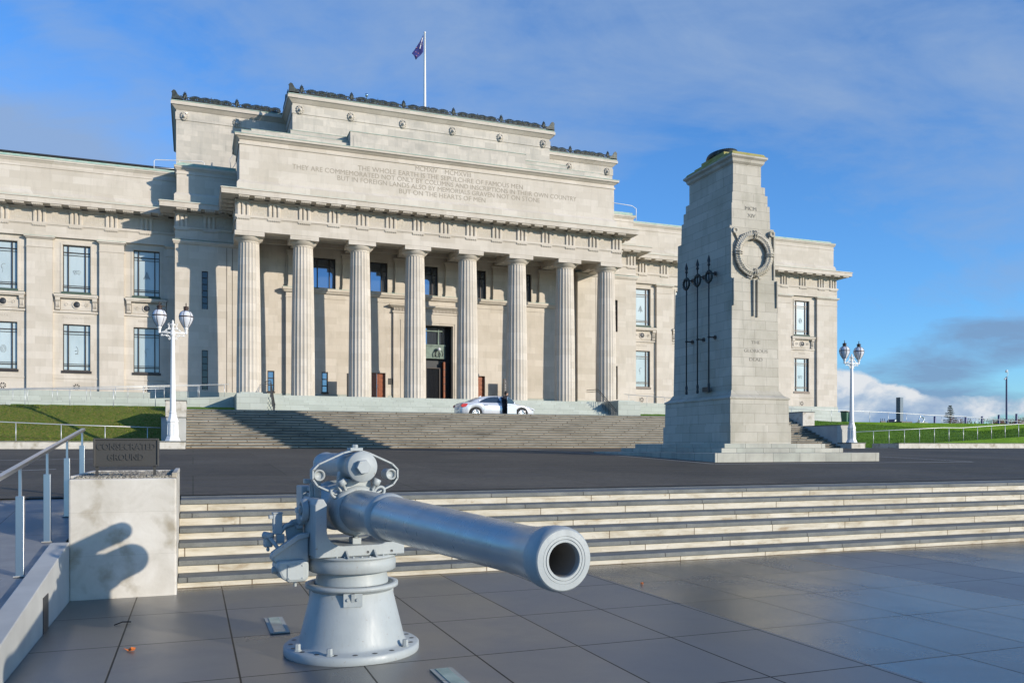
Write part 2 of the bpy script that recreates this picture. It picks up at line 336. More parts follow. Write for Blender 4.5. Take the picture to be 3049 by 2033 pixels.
def text(body,size,loc,rot,m,name,parent=None,width=None,depth=.004,world=True,height=None,offs=0.):
    cu=bpy.data.curves.new(name,'FONT'); cu.body=body; cu.size=size; cu.extrude=depth; cu.align_x='CENTER'; cu.align_y='BOTTOM_BASELINE'; cu.offset=offs
    cu.resolution_u=3
    o=bpy.data.objects.new(name,cu); COL.objects.link(o); bpy.context.view_layer.update()
    dg=bpy.context.evaluated_depsgraph_get(); me=bpy.data.meshes.new_from_object(o.evaluated_get(dg)); COL.objects.unlink(o); bpy.data.objects.remove(o)
    xs=[v.co.x for v in me.vertices]; ys=[v.co.y for v in me.vertices]
    sx=(width/(max(xs)-min(xs))) if width else 1; sy=(height/(max(ys)-min(ys))) if height else 1
    cx=(max(xs)+min(xs))/2; y0=min(ys)
    T=Matrix.Translation(loc)@rot.to_4x4()
    for v in me.vertices: v.co=T@Vector(((v.co.x-cx)*sx,(v.co.y-y0)*sy,v.co.z))
    me.materials.clear(); me.materials.append(M[m]); me.name=name
    q=bpy.data.objects.new(name,me); COL.objects.link(q)
    if parent is not None: par(q,parent,world)
    return q
FRONT=Matrix.Rotation(PI/2,3,'X')      # text facing -Y
# ================================================================ MUSEUM
MUS=empty('museum_building',(16.65,61.5,3.3),0,'large pale stone neoclassical museum with eight fluted columns and a carved inscription','museum')
def mb(): return MB()
def wall(b,u0,u1,z0,z1,v,ops,dep=.35):
    us=sorted({u0,u1}|{o[0] for o in ops}|{o[1] for o in ops}); zs=sorted({z0,z1}|{o[2] for o in ops}|{o[3] for o in ops})
    for i in range(len(us)-1):
        for j in range(len(zs)-1):
            a,c,e,g=us[i],us[i+1],zs[j],zs[j+1]; mu,mz=(a+c)/2,(e+g)/2
            if any(o[0]<mu<o[1] and o[2]<mz<o[3] for o in ops): continue
            b.add([(a,v,e),(c,v,e),(c,v,g),(a,v,g)],[(0,1,2,3)])
    for a,c,e,g in ops:
        w=v+dep
        b.add([(a,v,e),(c,v,e),(c,v,g),(a,v,g),(a,w,e),(c,w,e),(c,w,g),(a,w,g)],[(0,1,5,4),(1,2,6,5),(2,3,7,6),(3,0,4,7)])

# --- entablature built in a local frame: s along the run, y = -outward, z up
ZA=16.42
def ent(p0,p1,rot,tri,zbot,name_par,end0=0,end1=0,cor=.95,mstep=None,t0=0,t1=0):
    """architrave, frieze and cornice from p0; end0/end1: cornice wraps round that end; t0/t1: run butts against a front run there"""
    Ln=(Vector(p1)-Vector(p0)).length
    T=Matrix.Translation((p0[0],p0[1],0))@Matrix.Rotation(rot,4,'Z')
    def B(b,x0e,x1e,y0,y1,z0,z1): b.box((y1+.0 if t0 else -end0*x0e),(Ln-y1 if t1 else Ln+end1*x1e),y0,y1,z0,z1)
    a=MB();a.T=T; B(a,0,0,0,.75,zbot,16.62); a.build('architrave','stone',MUS)
    b=MB();b.T=T; B(b,.08,.08,-.08,.3,16.5,16.64); B(b,.03,.03,-.03,.29,16.44,16.5)
    for s in tri:
        b.box(s-.42,s+.42,-.075,0,16.42,16.5)
        for k in range(6):
            x=s-.35+k*.14; b.taper(x-.035,x+.035,-.07,-.005,16.42,16.36,0,0)
    b.build('taenia','stone',MUS); r=MB(); r.T=T
    B(r,0,0,.06,.6,16.64,17.52); r.build('frieze','stone_relief',MUS)
    for s in tri:
        t=MB(); t.T=T
        for dx in (-.29,0,.29):
            t.prism([(s+dx-.105,.06),(s+dx-.105,.0),(s+dx-.06,-.05),(s+dx+.06,-.05),(s+dx+.105,.0),(s+dx+.105,.06)],'z',16.64,17.42)
        t.box(s-.42,s+.42,-.06,.06,17.42,17.52); t.build('triglyph','stone',MUS)
    c=MB();c.T=T
    B(c,.1,.1,-.1,.5,17.52,17.63); B(c,cor,cor,-cor,.49,17.70,18.02); B(c,cor+.05,cor+.05,-cor-.05,.48,18.02,18.08)
    c.build('cornice','stone',MUS)
    if mstep:
        x=tri[0] if tri else .5
        while x-mstep>(.6 if t0 else -end0*.4): x-=mstep
        while x<(Ln-.6 if t1 else Ln+end1*.4):
            m=MB();m.T=T
            m.box(x-.33,x+.33,-cor+.06,-.12,17.62,17.70)
            for k in range(6):
                q=x-.275+k*.11
                for yy in (-cor+.12,-cor+.42): m.box(q-.032,q+.032,yy-.03,yy+.03,17.57,17.62)
            m.build('mutule','stone',MUS); x+=mstep
    f=MB();f.T=T; B(f,cor-.02,cor-.02,-cor+.02,.47,18.083,18.12); f.build('flashing','copper',MUS)
def triset(c0,step,lo,hi):
    out=[];x=c0
    while x-step>lo: x-=step
    while x<hi: out.append(x); x+=step
    return out
# portico front and returns
PU0,PU1,PV=2.62,30.68,57.0
st=(28.06-.86)/14
ent((PU0,PV),(PU1,PV),0,[.43+st*k for k in range(15)],15.62,MUS,1,1,mstep=st/2)
ent((PU0,61.5),(PU0,PV),-PI/2,[1.8,4.07],15.62,MUS,0,1,mstep=.95,t1=1)
ent((PU1,PV),(PU1,61.5),PI/2,[.43,2.7],15.62,MUS,1,0,mstep=.95,t0=1)
for a,b_ in ((-1.15,PU0),(PU1,34.45)):
    Ln=b_-a; tr=[.43,2.2] if a<0 else [Ln-2.2,Ln-.43]
    ent((a,61.5),(b_,61.5),0,tr,15.72,MUS,1 if a<0 else 0,0 if a<0 else 1,mstep=.9)
ent((-1.15,63.6),(-1.15,61.5),-PI/2,[.9],15.72,MUS,0,1,mstep=.9,t1=1)
ent((34.45,61.5),(34.45,63.6),PI/2,[1.2],15.72,MUS,1,0,mstep=.9,t0=1)
ent((-19,63.6),(-1.15,63.6),0,[(-9.6+19)+2.185*k for k in range(-4,4)],15.72,MUS,0,0,mstep=1.0925)
ent((34.45,63.6),(57.35,63.6),0,[(38.43-34.45)+2.135*k for k in range(-1,9)]+[22.45],15.72,MUS,0,1,mstep=1.0675)
ent((57.35,63.6),(57.35,80),PI/2,[1.2+2.1*k for k in range(7)],15.72,MUS,1,0,t0=1)

# --- attic slab with inscription
b=MB(); b.box(2.85,30.45,57.8,61.6,18.0,21.85); b.box(2.68,30.62,57.62,61.6,18.0,18.95); b.taper(2.68,30.62,57.62,61.6,18.95,19.18,.17,.17)
b.box(2.78,30.52,57.74,61.6,21.5,21.62); b.build('attic_wall','stone',MUS)
b=MB(); b.taper(2.62,30.68,57.55,61.6,21.99,21.82,.2,.2); b.box(2.55,30.75,57.5,61.6,21.98,22.12); b.build('attic_cornice','stone',MUS)
b=MB(); b.box(2.52,30.78,57.47,61.0,22.122,22.16); b.build('flashing','copper',MUS)
b=MB(); b.box(3.0,30.3,58.3,62,22.0,22.62); b.box(3.65,29.65,58.6,62,22.6,22.86); b.box(6.25,27.05,59.1,62,22.8,23.32); b.box(10.15,23.15,58.0,62,22.1,23.36)
b.box(10.35,22.95,57.97,58.0,22.3,23.1); b.build('attic_steps','stone_wea',MUS)
b=MB(); b.box(3.0,3.62,58.28,61,22.622,22.65); b.box(10.1,23.2,57.96,61,23.362,23.39); b.box(6.2,27.1,59.07,61,23.322,23.345); b.box(3.62,29.68,58.58,61,22.862,22.885); b.build('flashing','copper',MUS)
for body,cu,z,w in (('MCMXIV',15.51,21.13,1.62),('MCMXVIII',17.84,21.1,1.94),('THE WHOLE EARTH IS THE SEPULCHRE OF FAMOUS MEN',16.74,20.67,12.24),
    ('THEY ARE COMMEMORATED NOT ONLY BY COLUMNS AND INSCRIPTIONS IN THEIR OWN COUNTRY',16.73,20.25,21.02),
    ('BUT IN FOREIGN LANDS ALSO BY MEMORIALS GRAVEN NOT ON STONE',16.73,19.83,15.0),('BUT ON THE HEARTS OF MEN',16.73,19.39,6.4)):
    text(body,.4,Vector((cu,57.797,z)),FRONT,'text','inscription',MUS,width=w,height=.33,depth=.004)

# --- upper blocks with crests and lion heads
def lion(u,v,z):
    b=MB(); b.ball((u,v,z),.2,10,7,(1.,.6,1.15)); b.ball((u,v-.13,z-.04),.12,8,6,(1,.9,.9)); b.ball((u,v-.22,z-.09),.07,8,6)
    for k in range(11):
        a=2*PI*k/11; b.ball((u+.21*math.cos(a),v-.03,z+.25*math.sin(a)),.075,6,5)
    b.ball((u-.13,v-.12,z+.16),.05,6,5); b.ball((u+.13,v-.12,z+.16),.05,6,5); return b
def spiral(b,c,r0,turns,sgn,pl,r=.035,a0=0.,n=16):
    pts=[]
    for k in range(n+1):
        t=k/n; rr=r0*(1-.82*t); a=a0+sgn*turns*2*PI*t
        p=(c[0]+rr*math.cos(a),c[1]+rr*math.sin(a)); pts.append(pl(*p))
    b.tube(pts,[r*(1.25-.5*k/n) for k in range(n+1)],5)
def crest(u0,u1,v,z,period_c,along='u',name='roof_crest',ends=(1,1)):
    pl=(lambda s,h:(s,v,h)) if along=='u' else (lambda s,h:(v,s,h))
    b=MB()
    if along=='u': b.box(u0,u1,v-.05,v+.05,z,z+.09)
    else: b.box(v-.05,v+.05,u0,u1,z,z+.09)
    rnd=random.Random(3)
    c=sorted(period_c)
    for s in c:   # palmettes
        for k in range(-3,4):
            a=PI/2-k*.36; ln=.56-.05*abs(k)
            b.tube([pl(s,z+.12),pl(s+.5*ln*math.cos(a)*.55,z+.12+.5*ln*math.sin(a)),pl(s+ln*math.cos(a)*.42,z+.12+ln*math.sin(a))],[.05,.06,.03],5)
        spiral(b,(s-.27,z+.2),.15,1.3,1,pl); spiral(b,(s+.27,z+.2),.15,1.3,-1,pl)
    xs=[u0]+c+[u1]
    for i in range(len(c)+1):
        a_,b_=xs[i],xs[i+1]
        if b_-a_<1.2: continue
        m=(a_+b_)/2; lo=a_+.4; hi=b_-.4
        n=40
        for ph in (0,1):
            pts=[pl(lo+(hi-lo)*k/n, z+.2+.075*math.sin((k/n)*4*PI+ph*PI)*(1)) for k in range(n+1)]
            b.tube(pts,[.04+.02*abs(math.sin(k*.5)) for k in range(n+1)],5)
        k=0; x=lo
        while x<hi:
            h=.12+.1*abs(math.sin((x-lo)/(hi-lo)*4*PI)); 
            for q in (-.6,0,.6): b.tube([pl(x,z+.2),pl(x+q*.1,z+.24+h)],[.04,.018],4)
            b.ball(pl(x,z+.14),.055,6,4); x+=.115+rnd.random()*.03
        for q in (m-.3,m+.3): spiral(b,(q,z+.22),.16,1.4,1 if q<m else -1,pl)
        b.tube([pl(m,z+.2),pl(m,z+.5)],[.05,.02],5); b.tube([pl(m-.1,z+.38),pl(m+.1,z+.38)],.03,4)
    for e,s0,sg in ((ends[0],u0,1),(ends[1],u1,-1)):
        if e:
            w=.05
            P=[(s0,z),(s0+sg*.02,z+.62),(s0+sg*.14,z+.72),(s0+sg*.26,z+.66),(s0+sg*.40,z+.42),(s0+sg*.6,z+.26),(s0+sg*.75,z+.2),(s0+sg*.75,z)]
            b.prism(P,'y' if along=='u' else 'x',v-w,v+w); spiral(b,(s0+sg*.13,z+.58),.11,1.2,sg,pl,.045,PI if sg>0 else 0); spiral(b,(s0+sg*.5,z+.18),.12,1.2,sg,pl,.035)
    return b.build(name,'crest',MUS)
def upblock(u0,u1,v,vb,name):
    b=MB(); b.box(u0,u1,v,vb,18.2,26.3); b.box(u0-.05,u1+.05,v-.05,vb,25.42,25.97); b.build('tower_wall','stone_wea',MUS)
    b=MB(); b.taper(u0-.3,u1+.3,v-.3,vb,26.42,26.16,.26,.26); b.box(u0-.36,u1+.36,v-.36,vb,26.42,26.62); b.box(u0-.30,u1+.30,v-.30,vb,26.62,26.68); b.build('tower_cornice','stone',MUS)
    b=MB(); b.box(u0-.33,u1+.33,v-.33,vb,26.683,26.73); b.build('flashing','copper',MUS)
upblock(6.64,26.62,61.5,78,''); upblock(-1.15,34.45,65.7,76,'')
LC=[7.15,10.8,14.67,18.54,22.4,26.05]
for u in LC: lion(u,61.43,25.7).build('lion_head','stone_wea',MUS)
for u in (-.6,3.05,30.25,33.9): lion(u,65.63,25.7).build('lion_head','stone_wea',MUS)
crest(6.35,26.91,61.22,26.73,[7.25,10.8,14.67,18.54,22.4,26.0])
crest(-1.44,6.6,65.42,26.73,[-.55,3.05],ends=(1,0)); crest(26.66,34.74,65.42,26.73,[30.25,33.85],ends=(0,1))
crest(61.3,65.3,6.35,26.73,[63.3],'v',ends=(0,0)); crest(65.5,75.5,-1.44,26.73,[67.5,71.2,74.9],'v',ends=(0,0)); 
# roof balls (weather sensor)
b=MB(); b.tube([(11.9,61.3,26.7),(11.9,61.3,27.3)],.04,6); b.ball((11.9,61.3,27.4),.13); b.build('roof_sensor','chrome',MUS)

# --- parapets of flanks and wings
for a,c in ((-1.05,2.85),(30.45,34.35)):
    b=MB(); b.box(a,c,61.75,65.7,18.0,20.6); b.box(a-.16,c+.16,61.6,65.7,18.0,18.85); b.taper(a-.16,c+.16,61.6,65.7,18.85,19.05,.16,.15); b.box(a-.04,c+.04,61.71,65.7,20.3,20.38)
    b.taper(a-.13,c+.13,61.62,65.7,20.72,20.56,.1,.1); b.box(a-.15,c+.15,61.6,65.7,20.7,20.82); b.build('parapet','stone',MUS)
    b=MB(); b.box(a-.17,c+.17,61.58,65.6,20.823,20.87); b.box(a+.03,c-.03,61.85,65.6,20.87,21.12); b.build('flashing','copper',MUS)
for a,c in ((-19,-1.1),(34.4,57.2)):
    right=a>0; e=.16 if right else 0
    b=MB(); b.box(a,c,63.9,66.5,18.0,20.72); b.box(a,c+e,63.75,66.5,18.0,18.55); b.taper(a,c+e,63.75,66.5,18.55,18.8,0,.15)
    b.box(a,c+.04,63.86,66.5,20.35,20.42); b.taper(a,c+.13,63.78,66.5,20.84,20.68,0,.1); b.box(a,c+.14,63.76,66.5,20.82,20.93); b.build('parapet','stone',MUS)
    b=MB(); b.box(a,c+.15,63.74,66.4,20.933,20.97); b.box(a,c-.1,64.1,66.4,20.97,21.18); b.build('flashing','copper',MUS)
b=MB(); b.box(-19,-1.16,66.4,66.6,21.1,21.75); b.build('roof_edge','redroof',MUS)
b=MB(); b.box(-19,-1.16,67.5,86,20.5,22.25); b.build('wing_roof','stone',MUS)
b=MB(); b.box(-19,-1.16,67.3,86,22.252,22.34); b.build('roof_capping','dark',MUS)
b=MB(); b.box(34.4,56.9,67.5,86,20.5,21.6); b.build('wing_roof','stone',MUS)

# --- wings: bays
def window(u,z0,z1,v,sill_par=None):
    f=MB(); w=.84
    f.box(u-w,u-w+.05,v-.03,v+.05,z0,z1); f.box(u+w-.05,u+w,v-.03,v+.05,z0,z1); f.box(u-w+.05,u+w-.05,v-.03,v+.05,z1-.06,z1); f.box(u-w+.05,u+w-.05,v-.03,v+.05,z0,z0+.06)
    fr=f.build('window_frame','bronze',MUS)
    g=MB()
    for x in (u-.52,u+.52): g.box(x-.035,x+.035,v-.035,v+.04,z0+.06,z1-.06)
    for z in (z1-.48,z1-.66,z0+.34,z0+.46):
        th=.028 if z in (z1-.48,z0+.34) else .012
        g.box(u-w+.05,u-.555,v-.02,v+.03,z-th,z+th); g.box(u-.485,u+.485,v-.02,v+.03,z-th,z+th); g.box(u+.555,u+w-.05,v-.02,v+.03,z-th,z+th)
    g.build('glazing_bars','bronze',fr)
    p=MB(); p.box(u-w+.04,u+w-.04,v+.045,v+.053,z0+.05,z1-.05); p.build('pane','pane',fr); p=MB(); p.box(u-w-.0,u+w+.0,v+.34,v+.36,z0,z1); p.build('blind','blind',fr)
    return fr
def etch(u,z,v,k,fr):
    b=MB(); y=v+.195
    def line(pts,r=.012): b.tube([(u+p[0],y,z+p[1]) for p in pts],r,4)
    if k==0:
        for q in range(7): line([(-.22+q*.03,-.1+q*.07),(0,-.02+q*.065),(.22-q*.03,-.1+q*.07)],.016)
        line([(0,-.2),(0,.4)])
    elif k==1:
        line([(-.25,.1),(-.1,.17),(.1,.17),(.25,.1),(.15,0),(0,-.05),(-.15,0),(-.25,.1)],.014); line([(-.12,.08),(0,.12),(.12,.08),(0,.02),(-.12,.08)],.012); line([(-.2,-.02),(-.1,-.12)]); line([(.2,-.02),(.1,-.12)])
    elif k==2:
        line([(-.1,0),(-.12,.2),(0,.33),(.12,.3)],.016); line([(-.04,-.25),(-.03,.1)],.01)
    elif k==3:
        line([(-.1,-.2),(.1,-.2)],.02); line([(0,-.2),(.08,0),(.04,.2),(-.06,.3)],.02); line([(-.12,.0),(.05,.05)],.02)
    else:
        for q in (.06,.12,.17): line([(q*math.cos(a*PI/6),q*1.5*math.sin(a*PI/6)) for a in range(13)],.011)
    b.build('etched_emblem','etch',fr)
def rosette(u,z,v):
    b=MB(); b.box(u-.22,u+.22,v-.02,v+.02,z-.22,z+.22); o=b.build('rosette_vent','stone',MUS)
    d=MB()
    for k in range(8):
        a=PI/8+k*PI/4; c_,s_=math.cos(a),math.sin(a); r1=.19 if k%1==0 else .16
        t=.05
        P=[(u+.05*c_,z+.05*s_),(u+r1*c_*1.05-t*s_*1.0,z+r1*s_*1.05+t*c_),(u+r1*c_*1.05+t*s_,z+r1*s_*1.05-t*c_)]
        d.prism(P,'y',v-.026,v-.02)
    d.build('vent_slots','black',o)
WV=63.6; RV=63.82
NAMES={-11.77:'MALTA',-7.4:'POLYGON WOOD',-3.03:'ROSSIGNOL',36.3:'HEBUTERNE',40.57:'BEERSHEBA',44.84:'ROMANI',49.11:'MESSINES',53.38:'LOUPART WOOD'}
def bay(u,k,halfw):
    # surround
    b=MB()
    for x0,x1 in ((u-.98,u-.86),(u+.86,u+.98)): b.box(x0,x1,RV-.04,RV,11.95,15.42)
    b.box(u-.86,u+.86,RV-.04,RV,15.3,15.42); b.build('window_surround','stone',MUS)
    b=MB(); b.box(u-1.33,u+1.33,RV-.36,RV,11.74,11.9); b.box(u-1.28,u+1.28,RV-.30,RV,11.66,11.74); b.build('balcony_sill','stone',MUS)
    b=MB(); b.box(u-1.34,u+1.34,RV-.37,RV-.01,11.902,11.93); b.box(u-.9,u+.9,RV-.1,RV+.1,11.93,12.1); b.build('flashing','sillcopper',MUS)
    for s in (-1,1):
        b=MB(); x=u+s*1.12; b.prism([(RV,11.66),(RV-.28,11.66),(RV-.27,11.5),(RV-.16,11.4),(RV-.14,11.1),(RV-.16,10.9),(RV-.06,10.84),(RV,10.84)],'x',x-.14,x+.14)
        for q in (-.08,0,.08): b.tube([(x+q,RV-.16,11.38),(x+q,RV-.15,11.0)],.03,5)
        b.build('bracket','stone',MUS)
    b=MB(); b.box(u-.95,u+.95,RV-.05,RV,10.88,11.6); pn=b.build('carved_panel','stone',MUS)
    b=MB(); b.lathe([(.27,-.0),(.27,-.05),(.21,-.05),(.21,0)],20,(u,RV-.05,11.25),'y',caps=False)
    for s in (-1,1):
        b.lathe([(.12,0),(.12,-.03),(.09,-.03),(.09,0)],14,(u+s*.62,RV-.05,11.25),'y',caps=False); b.ball((u+s*.62,RV-.05,11.25),.05,8,5); b.box(u+s*.3,u+s*.46,RV-.07,RV-.05,11.2,11.3)
    b.build('panel_moulding','stone',pn)
    b=MB(); b.lathe([(0,-.035),(.12,-.03),(.2,0)],16,(u,RV-.055,11.25),'y',caps=False); b.build('bronze_disc','dark',pn)
    b=MB(); b.box(u-halfw,u+halfw,RV-.10,RV,10.68,10.80); b.build('string_course','stone',MUS); b=MB(); b.box(u-halfw,u+halfw,RV-.04,RV,6.22,6.30); b.build('string_course','stone',MUS)
    for z0,z1,e in ((12.1,15.28,k),(6.78,9.92,k+2)):
        fr=window(u,z0,z1,RV+.16); etch(u,z0+1.35,RV,e%5,fr) if False else etch(u,z0+1.35,RV+.0,e%5,fr)
    b=MB(); b.box(u-.92,u+.92,RV-.06,RV+.2,6.6,6.77); b.build('window_sill','bronze',MUS)
    rosette(u,5.68,RV)
    text(NAMES.get(u,'VERDUN'),.2,Vector((u,RV-.004,10.28)),FRONT,'textfaint','battle_name',MUS,height=.14,depth=.002)
def pilaster(u0,u1):
    b=MB(); b.box(u0,u1,WV,RV,5.4,15.5); b.box(u0-.03,u1+.03,WV-.04,RV,14.95,15.0); b.taper(u0-.12,u1+.12,WV-.16,RV,15.62,15.5,.1,.12); b.box(u0-.14,u1+.14,WV-.18,RV,15.6,15.68); b.build('pilaster','stone',MUS)
    b=MB(); b.box(u0-.15,u1+.15,WV-.19,RV,15.683,15.71); b.build('flashing','copper',MUS)
LW=[-3.03-4.37*k for k in range(4)]; RWN=[36.3+4.27*k for k in range(5)]
for us,a,c in ((LW,-19,-1.2),(RWN,34.45,57.35)):
    b=MB(); wall(b,a,c,4.4,15.8,RV,[(u-.84,u+.84,z0,z1) for u in us for z0,z1 in ((12.1,15.28),(6.78,9.92))],.54)
    if a>0: b.add([(c,RV,4.4),(c,90,4.4),(c,90,15.8),(c,RV,15.8)],[(0,1,2,3)])
    b.build('wing_wall','stone',MUS)
    for k,u in enumerate(us): bay(u,k,1.42)
    b=MB(); b.box(a,c+.1,WV-.02,66,4.92,5.4); b.box(a,c+.3,WV-.14,66,4.4,4.92); b.box(a,c+.5,WV-.5,66,3.0,4.4); b.build('granite_base','granite',MUS)
for k in range(3): u=-5.22-4.37*k; pilaster(u-.77,u+.77)
pilaster(-1.72,-1.16); pilaster(34.46,34.98)
for k in range(4): u=38.43+4.27*k; pilaster(u-.76,u+.76)
pilaster(55.0,57.36)
# --- flanks
for a,c,sg in ((-1.15,4.2,1),(29.1,34.45,-1)):
    b=MB(); lo=.56 if sg>0 else 33.3-.96; ops=[(lo,lo+.4,11.08,13.7),(lo,lo+.4,5.52,8.27)]
    wall(b,a,c,5.38,15.8,61.5,ops,.2)
    e=a if sg>0 else c; ei=c if sg>0 else a
    b.add([(e,61.5,5.38),(e,64,5.38),(e,64,15.8),(e,61.5,15.8)],[(0,1,2,3)]); b.add([(ei,61.5,5.38),(ei,62.2,5.38),(ei,62.2,15.8),(ei,61.5,15.8)],[(0,1,2,3)])
    b.build('pavilion_wall','stone',MUS)
    for o in ops:
        f=MB(); u0,u1,z0,z1=o; f.box(u0,u0+.04,61.62,61.7,z0,z1); f.box(u1-.04,u1,61.62,61.7,z0,z1); n=6
        for k in range(n+1):
            z=z0+(z1-z0)*k/n; f.box(u0+.04,u1-.04,61.62,61.7,max(z0,z-.02),min(z1,z+.02))
        fr=f.build('slit_window_frame','bronze',MUS); p=MB(); p.box(u0+.01,u1-.01,61.7,61.72,z0+.01,z1-.01); p.build('pane','darkglass',fr)
    x0,x1=(a-.13,c+.1) if sg>0 else (a-.1,c+.13)
    b=MB(); b.taper(x0,x1,61.36,61.9,15.6,15.46,.05,.08); b.box(x0-.02,x1+.02,61.34,61.9,15.6,15.7); b.build('string_course','stone',MUS)
    b=MB(); b.box(x0-.03,x1+.03,61.33,61.9,15.702,15.73); b.build('flashing','copper',MUS)
    for x in (2.19,2.56): 
        xx=x if sg>0 else 33.3-x
        g=MB(); g.box(xx-.015,xx+.015,61.485,61.5,5.4,15.4); g.build('wall_joint','bronze',MUS)
    b=MB(); b.box(a-.05,c+.0,61.44,62,4.92,5.38); b.box(a-.2,c,61.3,62,3.0,4.92); b.build('granite_base','granite',MUS)
# --- porch
b=MB(); 
main_ops=[(14.77,18.53,5.0,10.79),(12.15,13.35,5.0,7.08),(19.95,21.15,5.0,7.08),(8.69,9.14,5.53,7.02),(24.16,24.61,5.53,7.02)]
wins=[(8.02,9.72),(11.86,13.56),(15.75,17.45),(19.63,21.33),(23.43,25.13)]
wall(b,6.19,27.11,5.0,12.66,61.5,main_ops,.3); wall(b,6.19,27.11,12.97,16.3,61.72,[(a,c,13.08,15.3) for a,c in wins],.25)
for s,e in ((6.19,1),(27.11,-1)): b.add([(s,61.5,5),(s,62,5),(s,62,12.66),(s,61.5,12.66)],[(0,1,2,3)]); b.add([(s,61.72,12.66),(s,62,12.66),(s,62,16.3),(s,61.72,16.3)],[(0,1,2,3)])
b.build('porch_wall','stone',MUS)
b=MB(); wall(b,4.2,6.19,5.0,16.3,61.85,[(4.94,5.42,5.53,7.02)],.2); b.build('porch_side_wall','stone',MUS)
b=MB(); wall(b,27.11,29.1,5.0,16.3,61.85,[(27.88,28.36,5.53,7.02)],.2); b.build('porch_side_wall','stone',MUS)
for u in (6.95,10.8,14.7,18.6,22.45,26.35):
    w0,w1=u-.6,u+.6
    b=MB(); b.box(w0,w1,61.5,61.72,12.97,15.5); b.box(w0-.05,w1+.05,61.44,61.72,12.97,13.15); b.taper(w0-.02,w1+.02,61.47,61.72,13.35,13.15,0,0); b.taper(w0-.12,w1+.12,61.4,61.72,15.5,15.66,0,0); b.box(w0-.05,w1+.05,61.46,61.72,15.3,15.5); b.build('porch_pilaster','stone',MUS)
b=MB(); b.box(5.93,27.37,61.22,61.72,12.82,12.97); b.taper(5.98,27.32,61.26,61.72,12.82,12.66,.08,.1); b.box(6.15,27.15,61.46,61.6,12.3,12.36); b.build('porch_ledge','stone',MUS)
b=MB(); b.box(5.92,27.38,61.21,61.7,12.972,13.0); b.build('flashing','copper',MUS)
for a,c in wins:
    f=MB(); f.box(a-.14,a,61.68,61.72,13.0,15.45); f.box(c,c+.14,61.68,61.72,13.0,15.45); f.box(a,c,61.68,61.72,15.3,15.45); f.build('window_surround','stone',MUS)
    f=MB(); v=61.9; f.box(a,a+.07,v-.04,v+.05,13.08,15.3); f.box(c-.07,c,v-.04,v+.05,13.08,15.3); f.box(a+.07,c-.07,v-.04,v+.05,15.22,15.3); f.box(a+.07,c-.07,v-.04,v+.05,13.08,13.17)
    fr=f.build('window_frame','bronze',MUS)
    g=MB(); 
    for x in (a+.42,c-.42): g.box(x-.03,x+.03,v-.05,v+.04,13.17,15.22)
    g.box(a+.07,a+.39,v-.03,v+.04,14.68,14.72); g.box(a+.45,c-.45,v-.03,v+.04,14.68,14.72); g.box(c-.39,c-.07,v-.03,v+.04,14.68,14.72); g.build('glazing_bars','bronze',fr)
    p=MB(); p.box(a+.02,c-.02,v+.06,v+.09,13.1,15.28); p.build('pane','mirror',fr)
for a,c in ((4.94,5.42),(8.69,9.14),(24.16,24.61),(27.88,28.36)):
    v=61.95 if a<6 or a>27 else 61.6
    f=MB(); f.box(a,a+.07,v-.04,v+.05,5.53,7.02); f.box(c-.07,c,v-.04,v+.05,5.53,7.02)
    for z in (5.56,6.02,6.5,6.98): f.box(a+.07,c-.07,v-.03,v+.04,z-.03,z+.03)
    f.box(a-.04,c+.04,v-.2,v+.05,5.45,5.53)
    fr=f.build('slit_window_frame','bronze',MUS); p=MB(); p.box(a+.02,c-.02,v+.05,v+.07,5.55,7.0); p.build('pane','mirror',fr)
for a,c,y in ((6.17,8.69,61.45),(9.14,12.0,61.45),(13.5,13.9,61.45),(19.4,19.8,61.45),(21.3,24.16,61.45),(24.61,27.13,61.45),(4.2,6.17,61.8),(27.13,29.1,61.8)):
    b=MB(); b.box(a,c,y,y+.05,5.0,5.42); b.build('granite_skirting','granite',MUS)
# side doors
for a,c in ((12.15,13.35),(19.95,21.15)):
    f=MB(); f.box(a-.16,a,61.44,61.5,5,7.24); f.box(c,c+.16,61.44,61.5,5,7.24); f.box(a,c,61.44,61.5,7.08,7.24); f.build('door_surround','stone',MUS)
    for s in (0,1):
        m=(a+c)/2; x0,x1=(a,m-.01) if s==0 else (m+.01,c)
        d=MB(); d.box(x0,x1,61.68,61.74,5.0,7.08); dr=d.build('door','wood',MUS)
        q=MB()
        for k in range(6):
            z=5.1+k*.33; q.box(x0+.1,x1-.08,61.655,61.68,z,z+.24)
        q.build('door_panel','wood',dr); h=MB(); h.tube([((m-.05 if s==0 else m+.05),61.62,5.95),((m-.05 if s==0 else m+.05),61.62,6.25)],.015,6); h.build('handle','chrome',dr)
b=MB(); b.box(13.57,13.89,61.46,61.5,6.25,6.7); b.build('wall_plaque','signbr',MUS)
